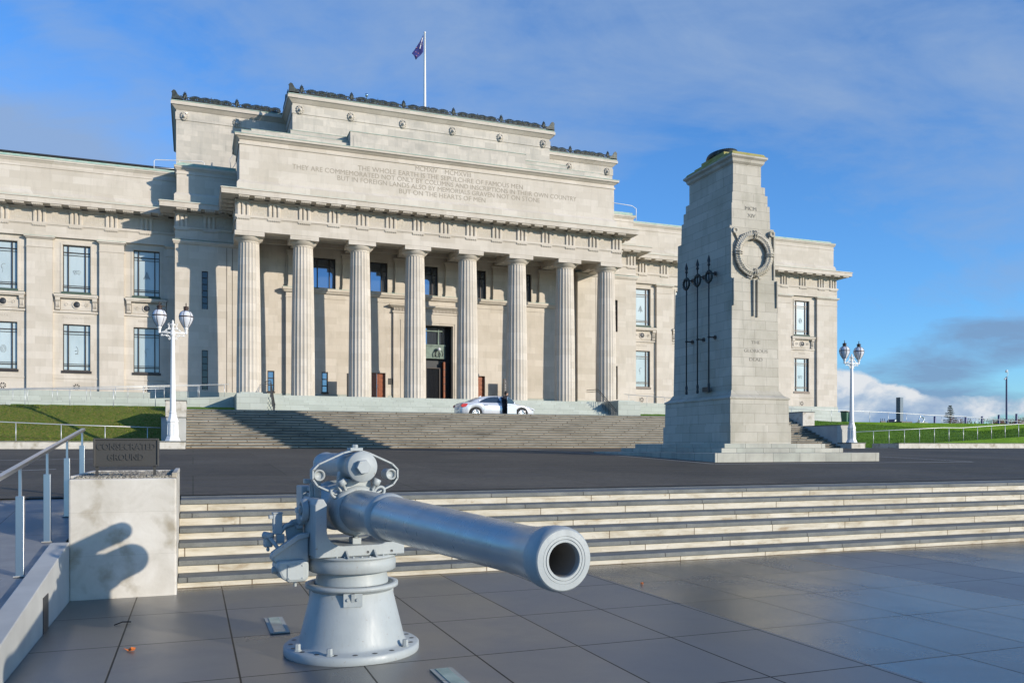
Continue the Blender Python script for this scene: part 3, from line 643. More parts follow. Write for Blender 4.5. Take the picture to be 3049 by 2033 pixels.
# main door case
b=MB(); b.box(13.92,14.77,61.32,61.5,5.0,11.6); b.box(18.53,19.38,61.32,61.5,5.0,11.6); b.box(14.77,18.53,61.32,61.5,10.79,11.6)
b.box(14.45,14.65,61.28,61.32,5.0,11.1); b.box(18.65,18.85,61.28,61.32,5.0,11.1); b.box(14.65,18.65,61.28,61.32,10.92,11.1)
b.box(13.85,19.45,61.25,61.5,11.6,11.72); b.box(13.9,19.4,61.3,61.5,11.72,11.97); b.taper(13.62,19.68,61.05,61.5,12.1,11.97,.15,.18); b.box(13.58,19.72,61.02,61.5,12.1,12.18)
b.build('door_case','stone',MUS)
b=MB(); x=13.95
while x<19.36: b.box(x,x+.05,61.22,61.3,11.74,11.94); x+=.11
b.build('dentils','stone',MUS)
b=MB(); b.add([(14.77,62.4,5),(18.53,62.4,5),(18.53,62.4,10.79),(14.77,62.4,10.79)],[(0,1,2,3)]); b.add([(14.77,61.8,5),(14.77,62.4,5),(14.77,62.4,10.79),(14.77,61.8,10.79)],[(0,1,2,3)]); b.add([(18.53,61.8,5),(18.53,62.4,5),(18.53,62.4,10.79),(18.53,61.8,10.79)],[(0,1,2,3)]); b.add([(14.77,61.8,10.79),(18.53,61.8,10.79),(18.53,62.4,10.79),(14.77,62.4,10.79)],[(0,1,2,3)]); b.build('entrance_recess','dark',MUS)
b=MB(); b.box(15.2,18.1,62.0,62.3,8.35,9.3); b.box(15.15,18.15,61.96,62.32,9.3,9.42); o=b.build('bronze_overdoor','verdi',MUS)
b=MB(); b.box(15.2,18.1,62.2,62.24,9.42,10.75); t=b.build('fanlight','mirror',MUS)
b=MB(); 
for x in (15.7,17.6): b.box(x-.05,x+.05,62.08,62.18,9.42,10.6)
b.box(15.2,17.95,62.1,62.18,10.42,10.5); b.build('mullion','verdi',t)
b=MB(); b.box(15.2,16.62,62.2,62.24,5.0,7.6); b.box(16.7,17.75,62.2,62.24,5.0,7.6); g=b.build('glass_door','darkglass',MUS)
b=MB(); 
for x in (15.2,16.62,17.7): b.box(x-.03,x+.05,62.12,62.2,5.0,7.62)
b.box(15.2,17.75,62.12,62.2,7.6,7.66); b.box(15.3,16.5,62.15,62.19,5.9,5.96); b.build('door_frame','bronze',g)
b=MB(); b.box(17.95,18.12,61.9,62.3,5.0,8.1); q=b.build('timber_door_leaf','wood',MUS)
b=MB(); 
for k in range(5): b.box(17.94,18.13,61.88,61.9,5.3+k*.55,5.34+k*.55)
b.build('strap','dark',q)
b=MB(); b.ball((17.55,61.75,9.05),.14); l=b.build('globe_lamp','globe',MUS)
b=MB(); b.tube([(17.55,61.95,8.5),(17.5,61.75,8.6),(17.55,61.75,8.9)],.03,6); b.tube([(17.3,61.8,8.5),(17.25,61.8,8.75),(17.35,61.8,8.95)],.035,6); b.tube([(17.8,61.8,8.5),(17.86,61.8,8.75),(17.75,61.8,8.95)],.035,6); b.build('lamp_bracket','dark',l)
# porch ceiling and beams
b=MB(); b.box(2.7,30.6,57.7,61.9,16.25,16.5); b.build('porch_ceiling','stone',MUS)
for u in (3.45,6.95,10.8,14.7,18.6,22.45,26.35,29.85): b=MB(); b.box(u-.45,u+.45,57.75,61.72,15.72,16.25); b.build('ceiling_beam','stone',MUS)
b=MB(); b.box(2.7,30.6,61.3,61.7,15.95,16.24); b.build('ceiling_beam','stone',MUS)
# columns
def column_mesh():
    nf=20; sub=6; n=nf*sub; b=MB(); vs=[];fs=[]
    hs=[0,.6,2,4,6,8,9.2,10.0]
    def rad(h): t=h/10.0; return .79-.115*t-.02*(t*t)+.025*math.sin(PI*t)
    for h in hs:
        for k in range(n):
            a=2*PI*k/n; ph=(k%sub)/sub; d=math.sin(PI*ph); r=rad(h)*(1-.062*d)
            vs.append((r*math.cos(a),r*math.sin(a),h))
    m=len(hs)
    for j in range(m-1):
        for k in range(n): fs.append((j*n+k,j*n+(k+1)%n,(j+1)*n+(k+1)%n,(j+1)*n+k))
    b.add(vs,fs,False); return b
cm=column_mesh().mesh('column_shaft','stone')
c=MB(); r=.655; c.lathe([(r,9.985),(r+.012,10.0),(r+.012,10.03),(r-.005,10.04),(r,10.07),(r+.02,10.08),(r+.1,10.16),(r+.2,10.25),(r+.235,10.31),(r+.22,10.345)],48)
cap=c.mesh('column_capital','stone')
a=MB(); a.box(-.93,.93,-.95,.95,10.345,10.63); ab=a.mesh('column_abacus','stone')
for i,u in enumerate((3.45,6.95,10.8,14.7,18.6,22.45,26.35,29.85)):
    o=bpy.data.objects.new('column',cm); COL.objects.link(o); o.parent=MUS; o.location=Vector((u,57.97,5.0))-MUS.location
    q=bpy.data.objects.new('capital',cap); COL.objects.link(q); q.parent=o
    q=bpy.data.objects.new('abacus',ab); COL.objects.link(q); q.parent=o
# stylobate: granite steps, floor, cheeks
b=MB(); b.box(2.6,30.7,56.85,62.5,3.0,5.0)
for k in range(1,10): b.box(4.35,28.95,56.85-.3*k,56.85-.3*(k-1),3.0,5.0-.166*k)
b.build('entrance_steps','granite',MUS)
for a,c in ((2.5,4.35),(28.95,30.8)):
    b=MB(); b.box(a,c,54.3,61.4,3.0,4.93); b.box(a+.25,c-.25,54.75,61.3,4.93,5.03); b.build('step_cheek','granite',MUS,bevel=.02)
# downpipes between columns & corner
# small roof railings
def rail(pts,posts,mat_,name,parent=None,r=.025,world=True):
    b=MB(); b.tube(pts,r,6)
    o=b.build(name,mat_,parent,world=world); p=MB()
    for a,c in posts: p.tube([a,c],r*.9,6)
    p.build('posts',mat_,o); return o
r=empty('roof_guard_rail',(-1.5,63,21),0,'white tubular guard rail on the left wing roof','guard rail','guard rails on the museum roof')
q=MB(); q.tube([(-2.6,65,21.0),(-2.6,65,22.0),(-2.5,65,22.1),(.6,64.2,22.1),(.75,64.2,22.0),(.75,64.2,21.1)],.03,6); q.build('top_rail','white',r)
q=MB(); q.tube([(-2.6,65,21.5),(-.9,64.6,21.5)],.025,6); q.tube([(-.9,64.6,20.9),(-.9,64.6,22.1)],.03,6); q.build('mid_rail','white',r)
r=empty('roof_guard_rail',(2.4,62.6,21),0,'white guard rail and ladder hoops beside the attic slab','guard rail','guard rails on the museum roof')
q=MB(); q.tube([(1.0,64.5,21.2),(1.3,64.5,21.9),(2.4,64.5,21.9),(2.6,64.5,21.2)],.025,6); q.tube([(2.6,64.3,21.2),(2.5,64,22.4),(3.3,63.2,23.4),(3.35,63.2,22.6)],.025,6); q.tube([(2.55,64.2,21.6),(3.3,63.2,22.7)],.02,6); q.build('top_rail','white',r)
r=empty('roof_guard_rail',(34,62,21),0,'white tubular guard rail on the right pavilion roof','guard rail','guard rails on the museum roof')
q=MB(); q.tube([(30.6,62.1,21.95),(34.4,62.1,21.8),(34.8,62.1,21.6),(34.8,62.1,20.6)],.03,6); q.tube([(32.6,62.1,21.0),(32.6,62.1,21.9)],.025,6); q.build('top_rail','white',r)
# flagpole + flag
b=MB(); b.lathe([(.13,26.6),(.1,31),(.07,35.1),(.09,35.12),(.09,35.2),(0,35.25)],12,(17.56,66,0)); fp=b.build('flagpole','white'); tag(fp,'tall white flagpole rising from the museum roof behind the crest','flagpole')
# flag cloth hanging in folds
fm=MB(); nu,nv=14,12; P=[]
for i in range(nu+1):
    s=i/nu
    for j in range(nv+1):
        t=j/nv
        top=(-.08-.98*s**1.0, 34.95-1.75*s**.85); bot=(-.08-.62*s, 33.55-.75*s**.9)
        x=top[0]*(1-t)+bot[0]*t; z=top[1]*(1-t)+bot[1]*t
        if s<.35: z+=0
        P.append((17.5+x, 66-.05-.18*math.sin(s*7+t*2.5)*s, z))
fs=[(i*(nv+1)+j,(i+1)*(nv+1)+j,(i+1)*(nv+1)+j+1,i*(nv+1)+j+1) for i in range(nu) for j in range(nv)]
fm.add(P,fs,True); fl=fm.build('flag','flag'); tag(fl,'limp navy flag with stars hanging near the top of the flagpole','flag'); so=fl.modifiers.new('s','SOLIDIFY'); so.thickness=.015
def fpnt(s,t): i=min(int(s*nu),nu); j=min(int(t*nv),nv); return P[i*(nv+1)+j]
st_=MB()
for s,t in ((.6,.15),(.62,.7),(.78,.4),(.86,.75)):
    p=fpnt(s,t)
    for k in range(5): a=PI/2+k*2*PI/5; st_.bar((p[0],p[1]-.05,p[2]),(p[0]+.055*math.cos(a),p[1]-.05,p[2]+.055*math.sin(a)),.03,.01)
st_.build('stars','flagstar',fl)
st_=MB(); st_.bar(Vector(fpnt(.08,.1))+Vector((0,-.04,0)),Vector(fpnt(.42,.5))+Vector((0,-.06,0)),.05,.012); st_.bar(Vector(fpnt(.08,.55))+Vector((0,-.04,0)),Vector(fpnt(.4,.1))+Vector((0,-.06,0)),.05,.012); st_.build('canton_cross','flagwhite',fl)
# ================================================================ GROUND
def plz(v): return .895+.03796*(v-12.65)-.000694*(v-12.65)*(v-20)
def struct(b,name,m): o=b.build(name,m); o['kind']='structure'; return o
b=MB(); b.add([(-2500,-1200,-.35),(2500,-1200,-.35),(2500,3500,-.35),(-2500,3500,-.35)],[(0,1,2,3)]); struct(b,'ground','ground')
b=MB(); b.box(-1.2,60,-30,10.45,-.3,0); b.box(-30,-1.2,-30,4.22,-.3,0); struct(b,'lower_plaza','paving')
# lower steps
LS=empty('lower_steps',(20,11,0)); LS['kind']='structure'
VT=[10.2,10.56,10.94,11.34,11.71,12.11]; VZ=[.126,.2715,.439,.580,.741,.892]
for k in range(6):
    z=VZ[k]; v=VT[k]
    b=MB(); b.box(-.165,60,v+.03,13.4,z-.22,z-.06); b.build('riser','riser',LS)
    b=MB(); b.box(-.16,60,v,(VT[k+1]+.04 if k<5 else 12.75),z-.06,z); b.build('tread','tread',LS,bevel=.008)
# upper plaza (gently rising asphalt)
b=MB(); vs=[];n=26
for i in range(n+1):
    v=13.0+(37.2-13.0)*i/n
    for u in (-45,-14,-4,5,12,20,30,45,90): vs.append((u,v,plz(v)-(.0 if i else .001)))
b.add(vs,[(i*9+j,i*9+j+1,(i+1)*9+j+1,(i+1)*9+j) for i in range(n) for j in range(8)],True); struct(b,'upper_plaza','asphalt')
b=MB(); b.box(-.16,60,12.75,13.25,.5,.898); struct(b,'plaza_edge_strip','tread')
def line(p,q,w,name='painted_line',m='whitemat',seg=10):
    b=MB(); p=Vector(p);q=Vector(q);d=(q-p).normalized(); s=Vector((-d.y,d.x))*w/2; vs=[]
    for i in range(seg+1):
        c=p.lerp(q,i/seg)
        for t in (-1,1): x=c+s*t; vs.append((x.x,x.y,plz(x.y)+.008))
    b.add(vs,[(i*2,i*2+1,i*2+3,i*2+2) for i in range(seg)]); return struct(b,name,m)
line((13.05,19.0),(22.4,19.0),.07); line((13.05,19.06),(13.2,35.5),.07); line((22.4,19.06),(22.4,30),.07)
line((-8,22),(-1.0,24.5),.06); line((-6,17),(-2.6,19.2),.07,m='whitemat')
# upper steps
US=empty('upper_steps',(16,39,1.5)); US['kind']='structure'
UL,UR=-.27,33.6
for k in range(14):
    z=1.532+.1296*(k+1); v=37.0+.3225*k
    b=MB(); b.box(UL,UR,v+.055,42.0,z-.16,z-.045); b.build('riser','riser_far',US)
    b=MB(); b.box(UL,UR,v,(v+.36 if k<13 else 42.2),z-.045,z); b.build('tread','tread',US)
ZT=3.346
b=MB(); b.box(-.26,33.59,42.0,46.4,2.9,ZT-.003); b.box(-80,140,46.4,54.2,2.9,ZT-.003); struct(b,'forecourt_road','asphalt')
b=MB(); b.box(-80,2.45,54.25,62.5,2.5,ZT+.002); b.box(30.85,140,54.25,63.0,2.5,ZT+.002); struct(b,'museum_grounds','conc2')
b=MB(); b.box(34.3,140,46.3,52.6,2.2,ZT+.004); struct(b,'side_lawn','grass2')
b=MB(); b.box(34.3,140,52.6,54.2,2.9,ZT+.03); struct(b,'side_path','conc2')
b=MB(); b.box(58.0,160,63.0,160,2.5,ZT-.02); struct(b,'far_lawn','grass2')
# cheek walls of the upper steps
for sg in (0,1):
    X=(lambda u:u) if sg==0 else (lambda u:33.3-u)
    def bx(b,a,c,*r): b.box(min(X(a),X(c)),max(X(a),X(c)),*r)
    root=empty('stair_wall',(X(-.75),38.5,1.5),0,('pale concrete stepped wall at the left end of the upper steps' if sg==0 else 'pale concrete stepped wall at the right end of the upper steps'),'wall','stepped walls of the upper steps')
    b=MB(); bx(b,-1.25,-.29,36.15,37.2,1.3,1.80); b.build('lamp_plinth','concrete',root,bevel=.015)
    b=MB(); bx(b,-1.28,-.26,36.12,37.2,1.80,1.845); b.build('plinth_cap','tread',root)
    b=MB(); bx(b,-1.22,-.275,37.2,40.05,1.3,2.80); b.build('low_wall','conc2',root,bevel=.01)
    b=MB(); bx(b,-1.25,-.26,37.18,40.05,2.80,2.84); b.build('coping','tread',root)
    b=MB(); bx(b,-1.14,-.28,40.05,42.6,1.3,3.64); b.build('end_pier','concrete',root,bevel=.015)
    b=MB(); bx(b,-1.17,-.26,40.02,42.63,3.64,3.69); b.build('pier_cap','tread',root)
    if sg: b=MB(); b.box(33.594,33.6,38.3,38.6,2.5,2.75); b.build('drain_grille','dark',root)
    # kerb wall
    b=MB()
    if sg==0: b.box(-30,-1.27-.02,36.4,36.75,1.2,1.80); lab='long low white kerb wall left of the left lamp'
    else: b.box(37.2,90,36.4,36.75,1.2,1.80); b.box(37.2,37.55,36.75,38.4,1.2,1.80); lab='long low white kerb wall right of the right lamp'
    kw=b.build('kerb_wall','concrete',None,bevel=.01); tag(kw,lab,'kerb wall','kerb walls at the foot of the lawns')
    b=MB(); 
    if sg==0: b.box(-30,-1.29,36.37,36.78,1.80,1.83)
    else: b.box(37.18,90,36.37,36.78,1.80,1.83)
    b.build('coping','tread',kw,world=True)
    # ramp path behind kerb + bank
    z0=1.52; sl=.058
    b=MB(); a0=-1.22; far=-30; 
    for (u0,u1,zz0,zz1) in ((a0,-4.2,z0,z0+.02),(-4.2,far,z0+.02,z0+.02+sl*25.8)):
        x0,x1=X(u0),X(u1); b.add([(x0,37.5,zz0),(x1,37.5,zz1),(x1,38.8,zz1),(x0,38.8,zz0)],[(0,1,2,3)])
    x0,x1=X(-1.22),X(-4.2); b.add([(x0,36.7,z0),(x1,36.7,z0+.02),(x1,37.5,z0+.02),(x0,37.5,z0)],[(0,1,2,3)])
    struct(b,'ramp_path','ramp')
    b=MB(); x0,x1=X(-4.25),X(far); b.add([(x0,36.7,1.70),(x1,36.7,1.80),(x1,37.5,z0+.03+sl*25.75),(x0,37.5,z0+.03)],[(0,1,2,3)]); struct(b,'lawn_strip','grass2')
    b=MB(); nx,ny=120,40; vs=[]; rnd=random.Random(5+sg)
    def bankz(u,v):
        t=(v-38.75)/(46.2-38.75); base=z0+.03+max(0,(-4.2-u))*sl
        top=3.40+ (.18 if sg==0 else -.02) - (max(0,(-u-8))*.045 if sg else -.0)
        if sg==1: top=3.36-max(0,(-u-6))*.045
        s=t*t*(3-2*t)*.45+t*.55; s=min(1,s*1.08)
        return base+(max(top,base+.2)-base)*s
    for i in range(nx+1):
        u=-1.16-(29 if sg==0 else 34)*i/nx
        for j in range(ny+1):
            v=38.75+7.6*j/ny; vs.append((X(u),v,bankz(u,v)+rnd.uniform(-.012,.012)))
    b.add(vs,[(i*(ny+1)+j,(i+1)*(ny+1)+j,(i+1)*(ny+1)+j+1,i*(ny+1)+j+1) for i in range(nx) for j in range(ny)],True); bk=struct(b,'lawn_bank','grass' if sg==0 else 'grass2')
    t=MB()
    for q in range(15000):
        u=-1.2-rnd.random()*(22 if sg==0 else 30); v=38.8+7.4*rnd.random(); z=bankz(u,v); a=rnd.uniform(0,PI); h=rnd.uniform(.03,.075); dx,dy=.02*math.cos(a),.02*math.sin(a); lx,ly=rnd.uniform(-.03,.03),rnd.uniform(-.03,.03)
        x=X(u); t.add([(x-dx,v-dy,z-.01),(x+dx,v+dy,z-.01),(x+lx,v+ly,z+h)],[(0,1,2)])
    g=t.build('grass','grass' if sg==0 else 'grass2'); g['kind']='stuff'; g['label']='short rough grass on the left bank' if sg==0 else 'short bright grass on the right bank'; g['category']='grass'
    # terrace behind the bank top
    b=MB(); 
    zt=3.58 if sg==0 else 3.34
    if sg==0: b.add([(X(-1.2),46.3,ZT+.01),(X(-30),46.3,3.58),(X(-30),56,3.58),(X(-1.2),56,3.45)],[(0,1,2,3)])
    struct(b,'terrace_path','conc2') if b.v else None
    # upper small lawns beside the entrance steps, granite ramp wall
    b=MB(); nx=30; vs=[]
    xa,xb=-10,2.48
    for i in range(nx+1):
        u=xa+(xb-xa)*i/nx
        for j,(v,z) in enumerate(((54.2,3.36),(55.2,3.8),(56.6,4.12),(57.2,4.15))): vs.append((X(u),v,z+rnd.uniform(-.02,.02)))
    b.add(vs,[(i*4+j,(i+1)*4+j,(i+1)*4+j+1,i*4+j+1) for i in range(nx) for j in range(3)],True); struct(b,'small_lawn','grass2')
    b=MB(); b.prism([(X(-16),3.3),(X(2.48),3.3),(X(2.48),4.86),(X(-16),4.05)],'y',57.2,57.5); o=b.build('ramp_wall','granite'); tag(o,'pale granite ramp wall left of the entrance steps' if sg==0 else 'pale granite ramp wall right of the entrance steps','ramp wall','granite ramp walls at the museum entrance')
    b=MB(); b.prism([(X(-16),3.3),(X(2.48),3.3),(X(2.48),4.8),(X(-16),4.0)],'y',57.5,61.3); struct(b,'entrance_ramp','conc2')
# rails on the banks
def bank_rail(label,pts,step,h,base,group='handrails of the lawn ramps',xs=None,r=.019,drop=0):
    root=empty('ramp_handrail',(pts[0][0],pts[0][1],pts[0][2]-h),0,label,'handrail',group)
    b=MB(); b.tube(pts,r,8); b.build('rail','steel2',root)
    for x in xs:
        for i in range(len(pts)-1):
            a,c=pts[i],pts[i+1]
            if min(a[0],c[0])<=x<=max(a[0],c[0])+1e-6:
                t=(x-a[0])/(c[0]-a[0]) if c[0]!=a[0] else 0; z=a[2]+(c[2]-a[2])*t; y=a[1]+(c[1]-a[1])*t
                p=MB(); p.tube([(x,y,z-h),(x,y,z)],r*.85,8); p.build('post','steel2',root); break
    return root
bank_rail('thin steel handrail in front of the right lawn',[(35.0,38.6,2.42),(42.9,38.6,2.78),(44.5,38.6,2.78),(49.4,38.6,3.07),(62,38.6,3.7)],1.19,.9,0,xs=[37.5+1.19*k for k in range(20)])
bank_rail('thin steel handrail in front of the left lawn',[(-1.3,38.6,2.42),(-4.5,38.6,2.5),(-9,38.6,2.68),(-25,38.6,3.5)],1.7,.9,0,xs=[-1.8-1.62*k for k in range(13)])
bank_rail('steel handrail along the top of the right lawn',[(34.7,47,4.27),(42,47,4.19),(47,47,4.1),(51.5,47,3.95),(54,47,3.92),(66,47,3.25)],2.2,.86,0,xs=[35.0+1.72*k for k in range(18)])
bank_rail('steel handrail along the top of the left lawn',[(-24,46.6,4.3),(-7.8,46.6,4.42),(-3,46.6,4.52),(-1.4,46.6,4.6)],2,.92,0,xs=[-1.8-1.95*k for k in range(11)])
bank_rail('steel handrail on the granite ramp up to the left entrance',[(-14,57.35,4.9),(2.2,57.35,5.66)],1.5,.85,0,xs=[-12.5+1.6*k for k in range(10)],group='handrails of the entrance ramps')
bank_rail('steel handrail on the granite ramp up to the right entrance',[(31.1,57.35,5.66),(47.3,57.35,4.9)],1.5,.85,0,xs=[31.5+1.6*k for k in range(10)],group='handrails of the entrance ramps')
bank_rail('second steel handrail behind the left granite ramp wall',[(-16,60.5,4.95),(2.0,60.5,5.8)],1.5,.9,0,xs=[-15+2.2*k for k in range(8)],group='handrails of the entrance ramps')
# entrance step rails
for sg in (0,1):
    u=4.75 if sg==0 else 28.6
    root=empty('stair_rail',(u,54,3.34),0,'black metal stair rail beside the left granite cheek block' if sg==0 else 'black metal stair rail beside the right granite cheek block','handrail','stair rails of the entrance steps')
    for dz,w in ((.95,.05),(.80,.035)):
        b=MB(); b.tube([(u-.25,58.3,5+dz),(u,57.1,5+dz),(u,56.8,5+dz-.03),(u,54.1,3.34+dz+.05),(u+.0,53.85,3.34+dz),(u,53.8,3.34+dz-.12)],w/2,6); b.build('rail','dark',root)
    for k in range(14):
        v=54.0+.235*k; zb=3.34+min(10,max(0,int((v-54.15)/.3)+1))*.166; zt=3.34+.86+(v-54.1)/2.7*1.63 if v>54.1 else 4.15
        b=MB(); b.bar((u,v,zb),(u,v,min(zt,5.8)),.03); b.build('baluster','dark',root)
# ================================================================ foreground left: pier, sign, ramp
pr=MB(); pr.box(-1.215,-.167,9.81,12.1,-.02,1.27); pier=pr.build('stone_pier','concrete',None,bevel=.02); tag(pier,'square rendered concrete pier with brown water stains under the bronze sign','pier')
b=MB(); b.box(-.22,-.165,9.95,12.1,1.27,1.325); b.box(-1.215,-1.16,9.95,12.1,1.27,1.30); b.box(-1.16,-.22,12.04,12.1,1.27,1.30); b.build('rim','concrete',pier,bevel=.008)
gv=MB(); rnd=random.Random(2); gv.box(-1.16,-.22,9.86,12.04,1.268,1.284)
for q in range(1500):
    x,y=rnd.uniform(-1.15,-.23),9.87+2.1*rnd.random()**1.6; s=rnd.uniform(.008,.02); gv.ball((x,y,1.287),s,5,3,(1,1,.7))
g=gv.build('gravel','gravel'); g['kind']='stuff'; g['label']='loose gravel bed on top of the concrete pier'; g['category']='gravel'
sg_=empty('bronze_sign',(-.675,10.0,1.28),0,'blackened bronze plaque reading CONSECRATED GROUND standing on the pier','sign')
b=MB(); b.box(-1.0,-.35,9.99,10.03,1.395,1.7); b.build('plate','signbr',sg_,bevel=.004)
b=MB(); b.box(-1.0,-.98,9.975,9.99,1.395,1.7); b.box(-.37,-.35,9.975,9.99,1.395,1.7); b.box(-.98,-.37,9.975,9.99,1.68,1.7); b.box(-.98,-.37,9.975,9.99,1.395,1.412); b.build('border','signbr',sg_,bevel=.003)
for x in (-.965,-.395): b=MB(); b.box(x-.014,x+.014,10.0,10.025,1.28,1.395); b.box(x-.02,x+.02,9.985,10.04,1.28,1.3); b.build('leg','signbr',sg_)
text('CONSECRATED',.08,Vector((-.675,9.99,1.575)),FRONT,'signbr','lettering',sg_,width=.585,height=.072,depth=.011,offs=.002)
text('GROUND',.08,Vector((-.68,9.99,1.46)),FRONT,'signbr','lettering',sg_,width=.36,height=.072,depth=.011,offs=.002)
# ramp
def rz(v): return .445+.101*(v-8.6)
b=MB(); b.add([(-1.27,4.15,rz(4.15)),(-14,4.15,rz(4.15)),(-14,13.05,rz(13.05)),(-1.27,13.05,rz(13.05))],[(0,3,2,1)]); o=struct(b,'access_ramp','ramp')
# wedge below z=0 handled by wall
b=MB(); b.prism([(4.0,-.05),(9.8,-.05),(9.8,rz(9.8)+.05),(4.0,rz(4.0)+.05)],'x',-1.38,-1.205) 
w=b.build('ramp_side_wall','conc2',None,bevel=.008); tag(w,'low sloping concrete wall along the ramp edge at the left','ramp wall')
b=MB(); b.box(-1.204,-1.199,8.15,8.42,.0,.31); b.build('vent_opening','dark',w)
RX=-1.45
hr=empty('ramp_handrail',(RX,8.6,.45),0,'square stainless steel handrail with thick stub posts on the near ramp','handrail')
b=MB()
def rl(v): return 1.438+ (1.84-1.438)/(13.1-8.6)*(v-8.6)
b.bar((RX,4.6,rl(4.6)-.0),(RX,13.25,rl(13.25)),.05,.035); b.build('rail','steel',hr,bevel=.004)
for v in (5.6,7.1,8.6,10.1,11.6,13.1):
    z=rz(v) if v<13 else .905
    b=MB(); b.box(RX-.033,RX+.033,v-.03,v+.03,z,z+.72); s=b.build('post','steel',hr,bevel=.003)
    b=MB(); b.box(RX-.012,RX+.012,v-.012,v+.012,z+.72,rl(v)-.015); b.build('stem','steel',s)
    b=MB(); b.box(RX-.05,RX+.05,v-.045,v+.045,z+.001,z+.008); b.build('base_plate','conc2',s)
# inset ground lights
for (x0,x1,y0,y1,lab) in ((.62,.785,7.44,8.14,'inset rectangular ground light left of the gun base'),(1.59,1.755,5.14,5.84,'inset rectangular ground light in front of the gun base')):
    b=MB(); b.box(x0-.0,x1+.0,y0,y1,-.01,.012); o=b.build('ground_light','ceno_step'); tag(o,lab,'ground light','ground lights set in the paving')
    b=MB(); b.box(x0+.035,x1-.035,y0+.02,y1-.02,.012,.016); b.build('lens','lens',o)
def leaf(x,y,z,s,lab,m='leaf',name='fallen_leaf'):
    b=MB(); n=9
    pts=[(x,y,z+.004)]+[(x+s*(1 if k%2 else .55)*math.cos(2*PI*k/n),y+s*.8*(1 if k%2 else .55)*math.sin(2*PI*k/n),z+.006+.012*((k*7)%3)) for k in range(n)]
    b.add(pts,[(0,1+k,1+(k+1)%n) for k in range(n)]); o=b.build(name,m); o.modifiers.new('s','SOLIDIFY').thickness=.002; tag(o,lab,'leaf','fallen leaves'); return o
leaf(-.46,7.23,0,.05,'orange leaf lying on the wet paving left of the gun')
leaf(4.9,8.6,0,.03,'small brown leaf on paving near the lower steps','leaf')
leaf(20.4,13.9,plz(13.9),.10,'pair of orange leaves on the asphalt at the right') 
leaf(12.3,36.6,plz(36.6),.12,'orange leaves at the foot of the upper steps')
b=MB(); b.tube([(-.66,8.30,.01),(-.6,8.37,.02),(-.53,8.40,.01)],.006,5); o=b.build('twig','twig'); tag(o,'small dark twig on the wet paving near the pier','twig')

# ================================================================ CENOTAPH
CU=16.65; CV=23.75
CN=empty('cenotaph',(CU,CV,1.1),0,'tall stepped stone cenotaph with carved wreath standing on the asphalt plaza','monument')
def tier(b,hw,hl,z0,z1,dx=0,dy=0): b.taper(CU-hw,CU+hw,CV-hl,CV+hl,z0,z1,dx,dy)
b=MB(); tier(b,2.96,3.8,.75,1.432); b.build('bottom_step','ceno_step',CN,bevel=.01)
b=MB(); tier(b,2.235,3.07,1.432,1.567); b.build('middle_step','ceno_step',CN,bevel=.01)
b=MB(); tier(b,1.87,2.7,1.567,1.705); b.build('top_step','ceno_step',CN,bevel=.01)
b=MB(); tier(b,1.147,1.98,1.705,2.28); tier(b,1.115,1.92,2.28,3.10,.012,.012); b.build('pedestal','ceno',CN)
b=MB(); prof=[(1.125,1.93,3.10),(1.14,1.945,3.13),(1.12,1.93,3.16),(1.06,1.87,3.19),(1.0,1.80,3.24),(.95,1.74,3.33),(.93,1.71,3.38)]
for (a,l,z),(a2,l2,z2) in zip(prof,prof[1:]): b.taper(CU-a,CU+a,CV-l,CV+l,z,z2,a-a2,l-l2)
b.build('base_moulding','ceno',CN)
b=MB(); tier(b,.90,1.70,3.38,6.92,.04,.05); tier(b,.85,1.53,6.92,8.59,.01,.02)
# raised corner strips on the front at wreath stage
b.build('shaft','ceno',CN)
b=MB(); tier(b,.735,1.47,8.59,9.33,.01,.02); tier(b,.675,1.41,9.33,9.68,0,0); tier(b,.617,1.36,9.68,9.96,0,0); tier(b,.537,1.26,9.96,10.7,.0,.0)
b.build('upper_shaft','ceno',CN)
b=MB(); 
for (a,l,z),(a2,l2,z2) in zip([(.54,1.27,10.66),(.60,1.33,10.72),(.62,1.35,10.80)],[(.60,1.33,10.72),(.62,1.35,10.80),(.69,1.42,10.86)]): b.taper(CU-a,CU+a,CV-l,CV+l,z,z2,a-a2,l-l2)
b.box(CU-.69,CU+.69,CV-1.42,CV+1.42,10.86,10.92); b.build('cornice','ceno',CN)
b=MB(); b.taper(CU-.66,CU+.66,CV-1.39,CV+1.39,10.92,11.03,.07,.07); b.box(CU-.5,CU+.5,CV-.9,CV+1.0,11.03,11.12); b.box(CU-.42,CU+.42,CV-.6,CV+.7,11.12,11.26); b.build('cap','lichen',CN)
b=MB(); pts=[(CU+.36*math.cos(a),CV+.1+.55*math.sin(a),11.34) for a in [2*PI*k/24 for k in range(24)]]; b.tube(pts,.11,8,closed=True)
for k in range(40): a=2*PI*k/40; b.ball((CU+.36*math.cos(a),CV+.1+.55*math.sin(a),11.38),.09,6,4)
b.build('bronze_wreath','crest',CN)
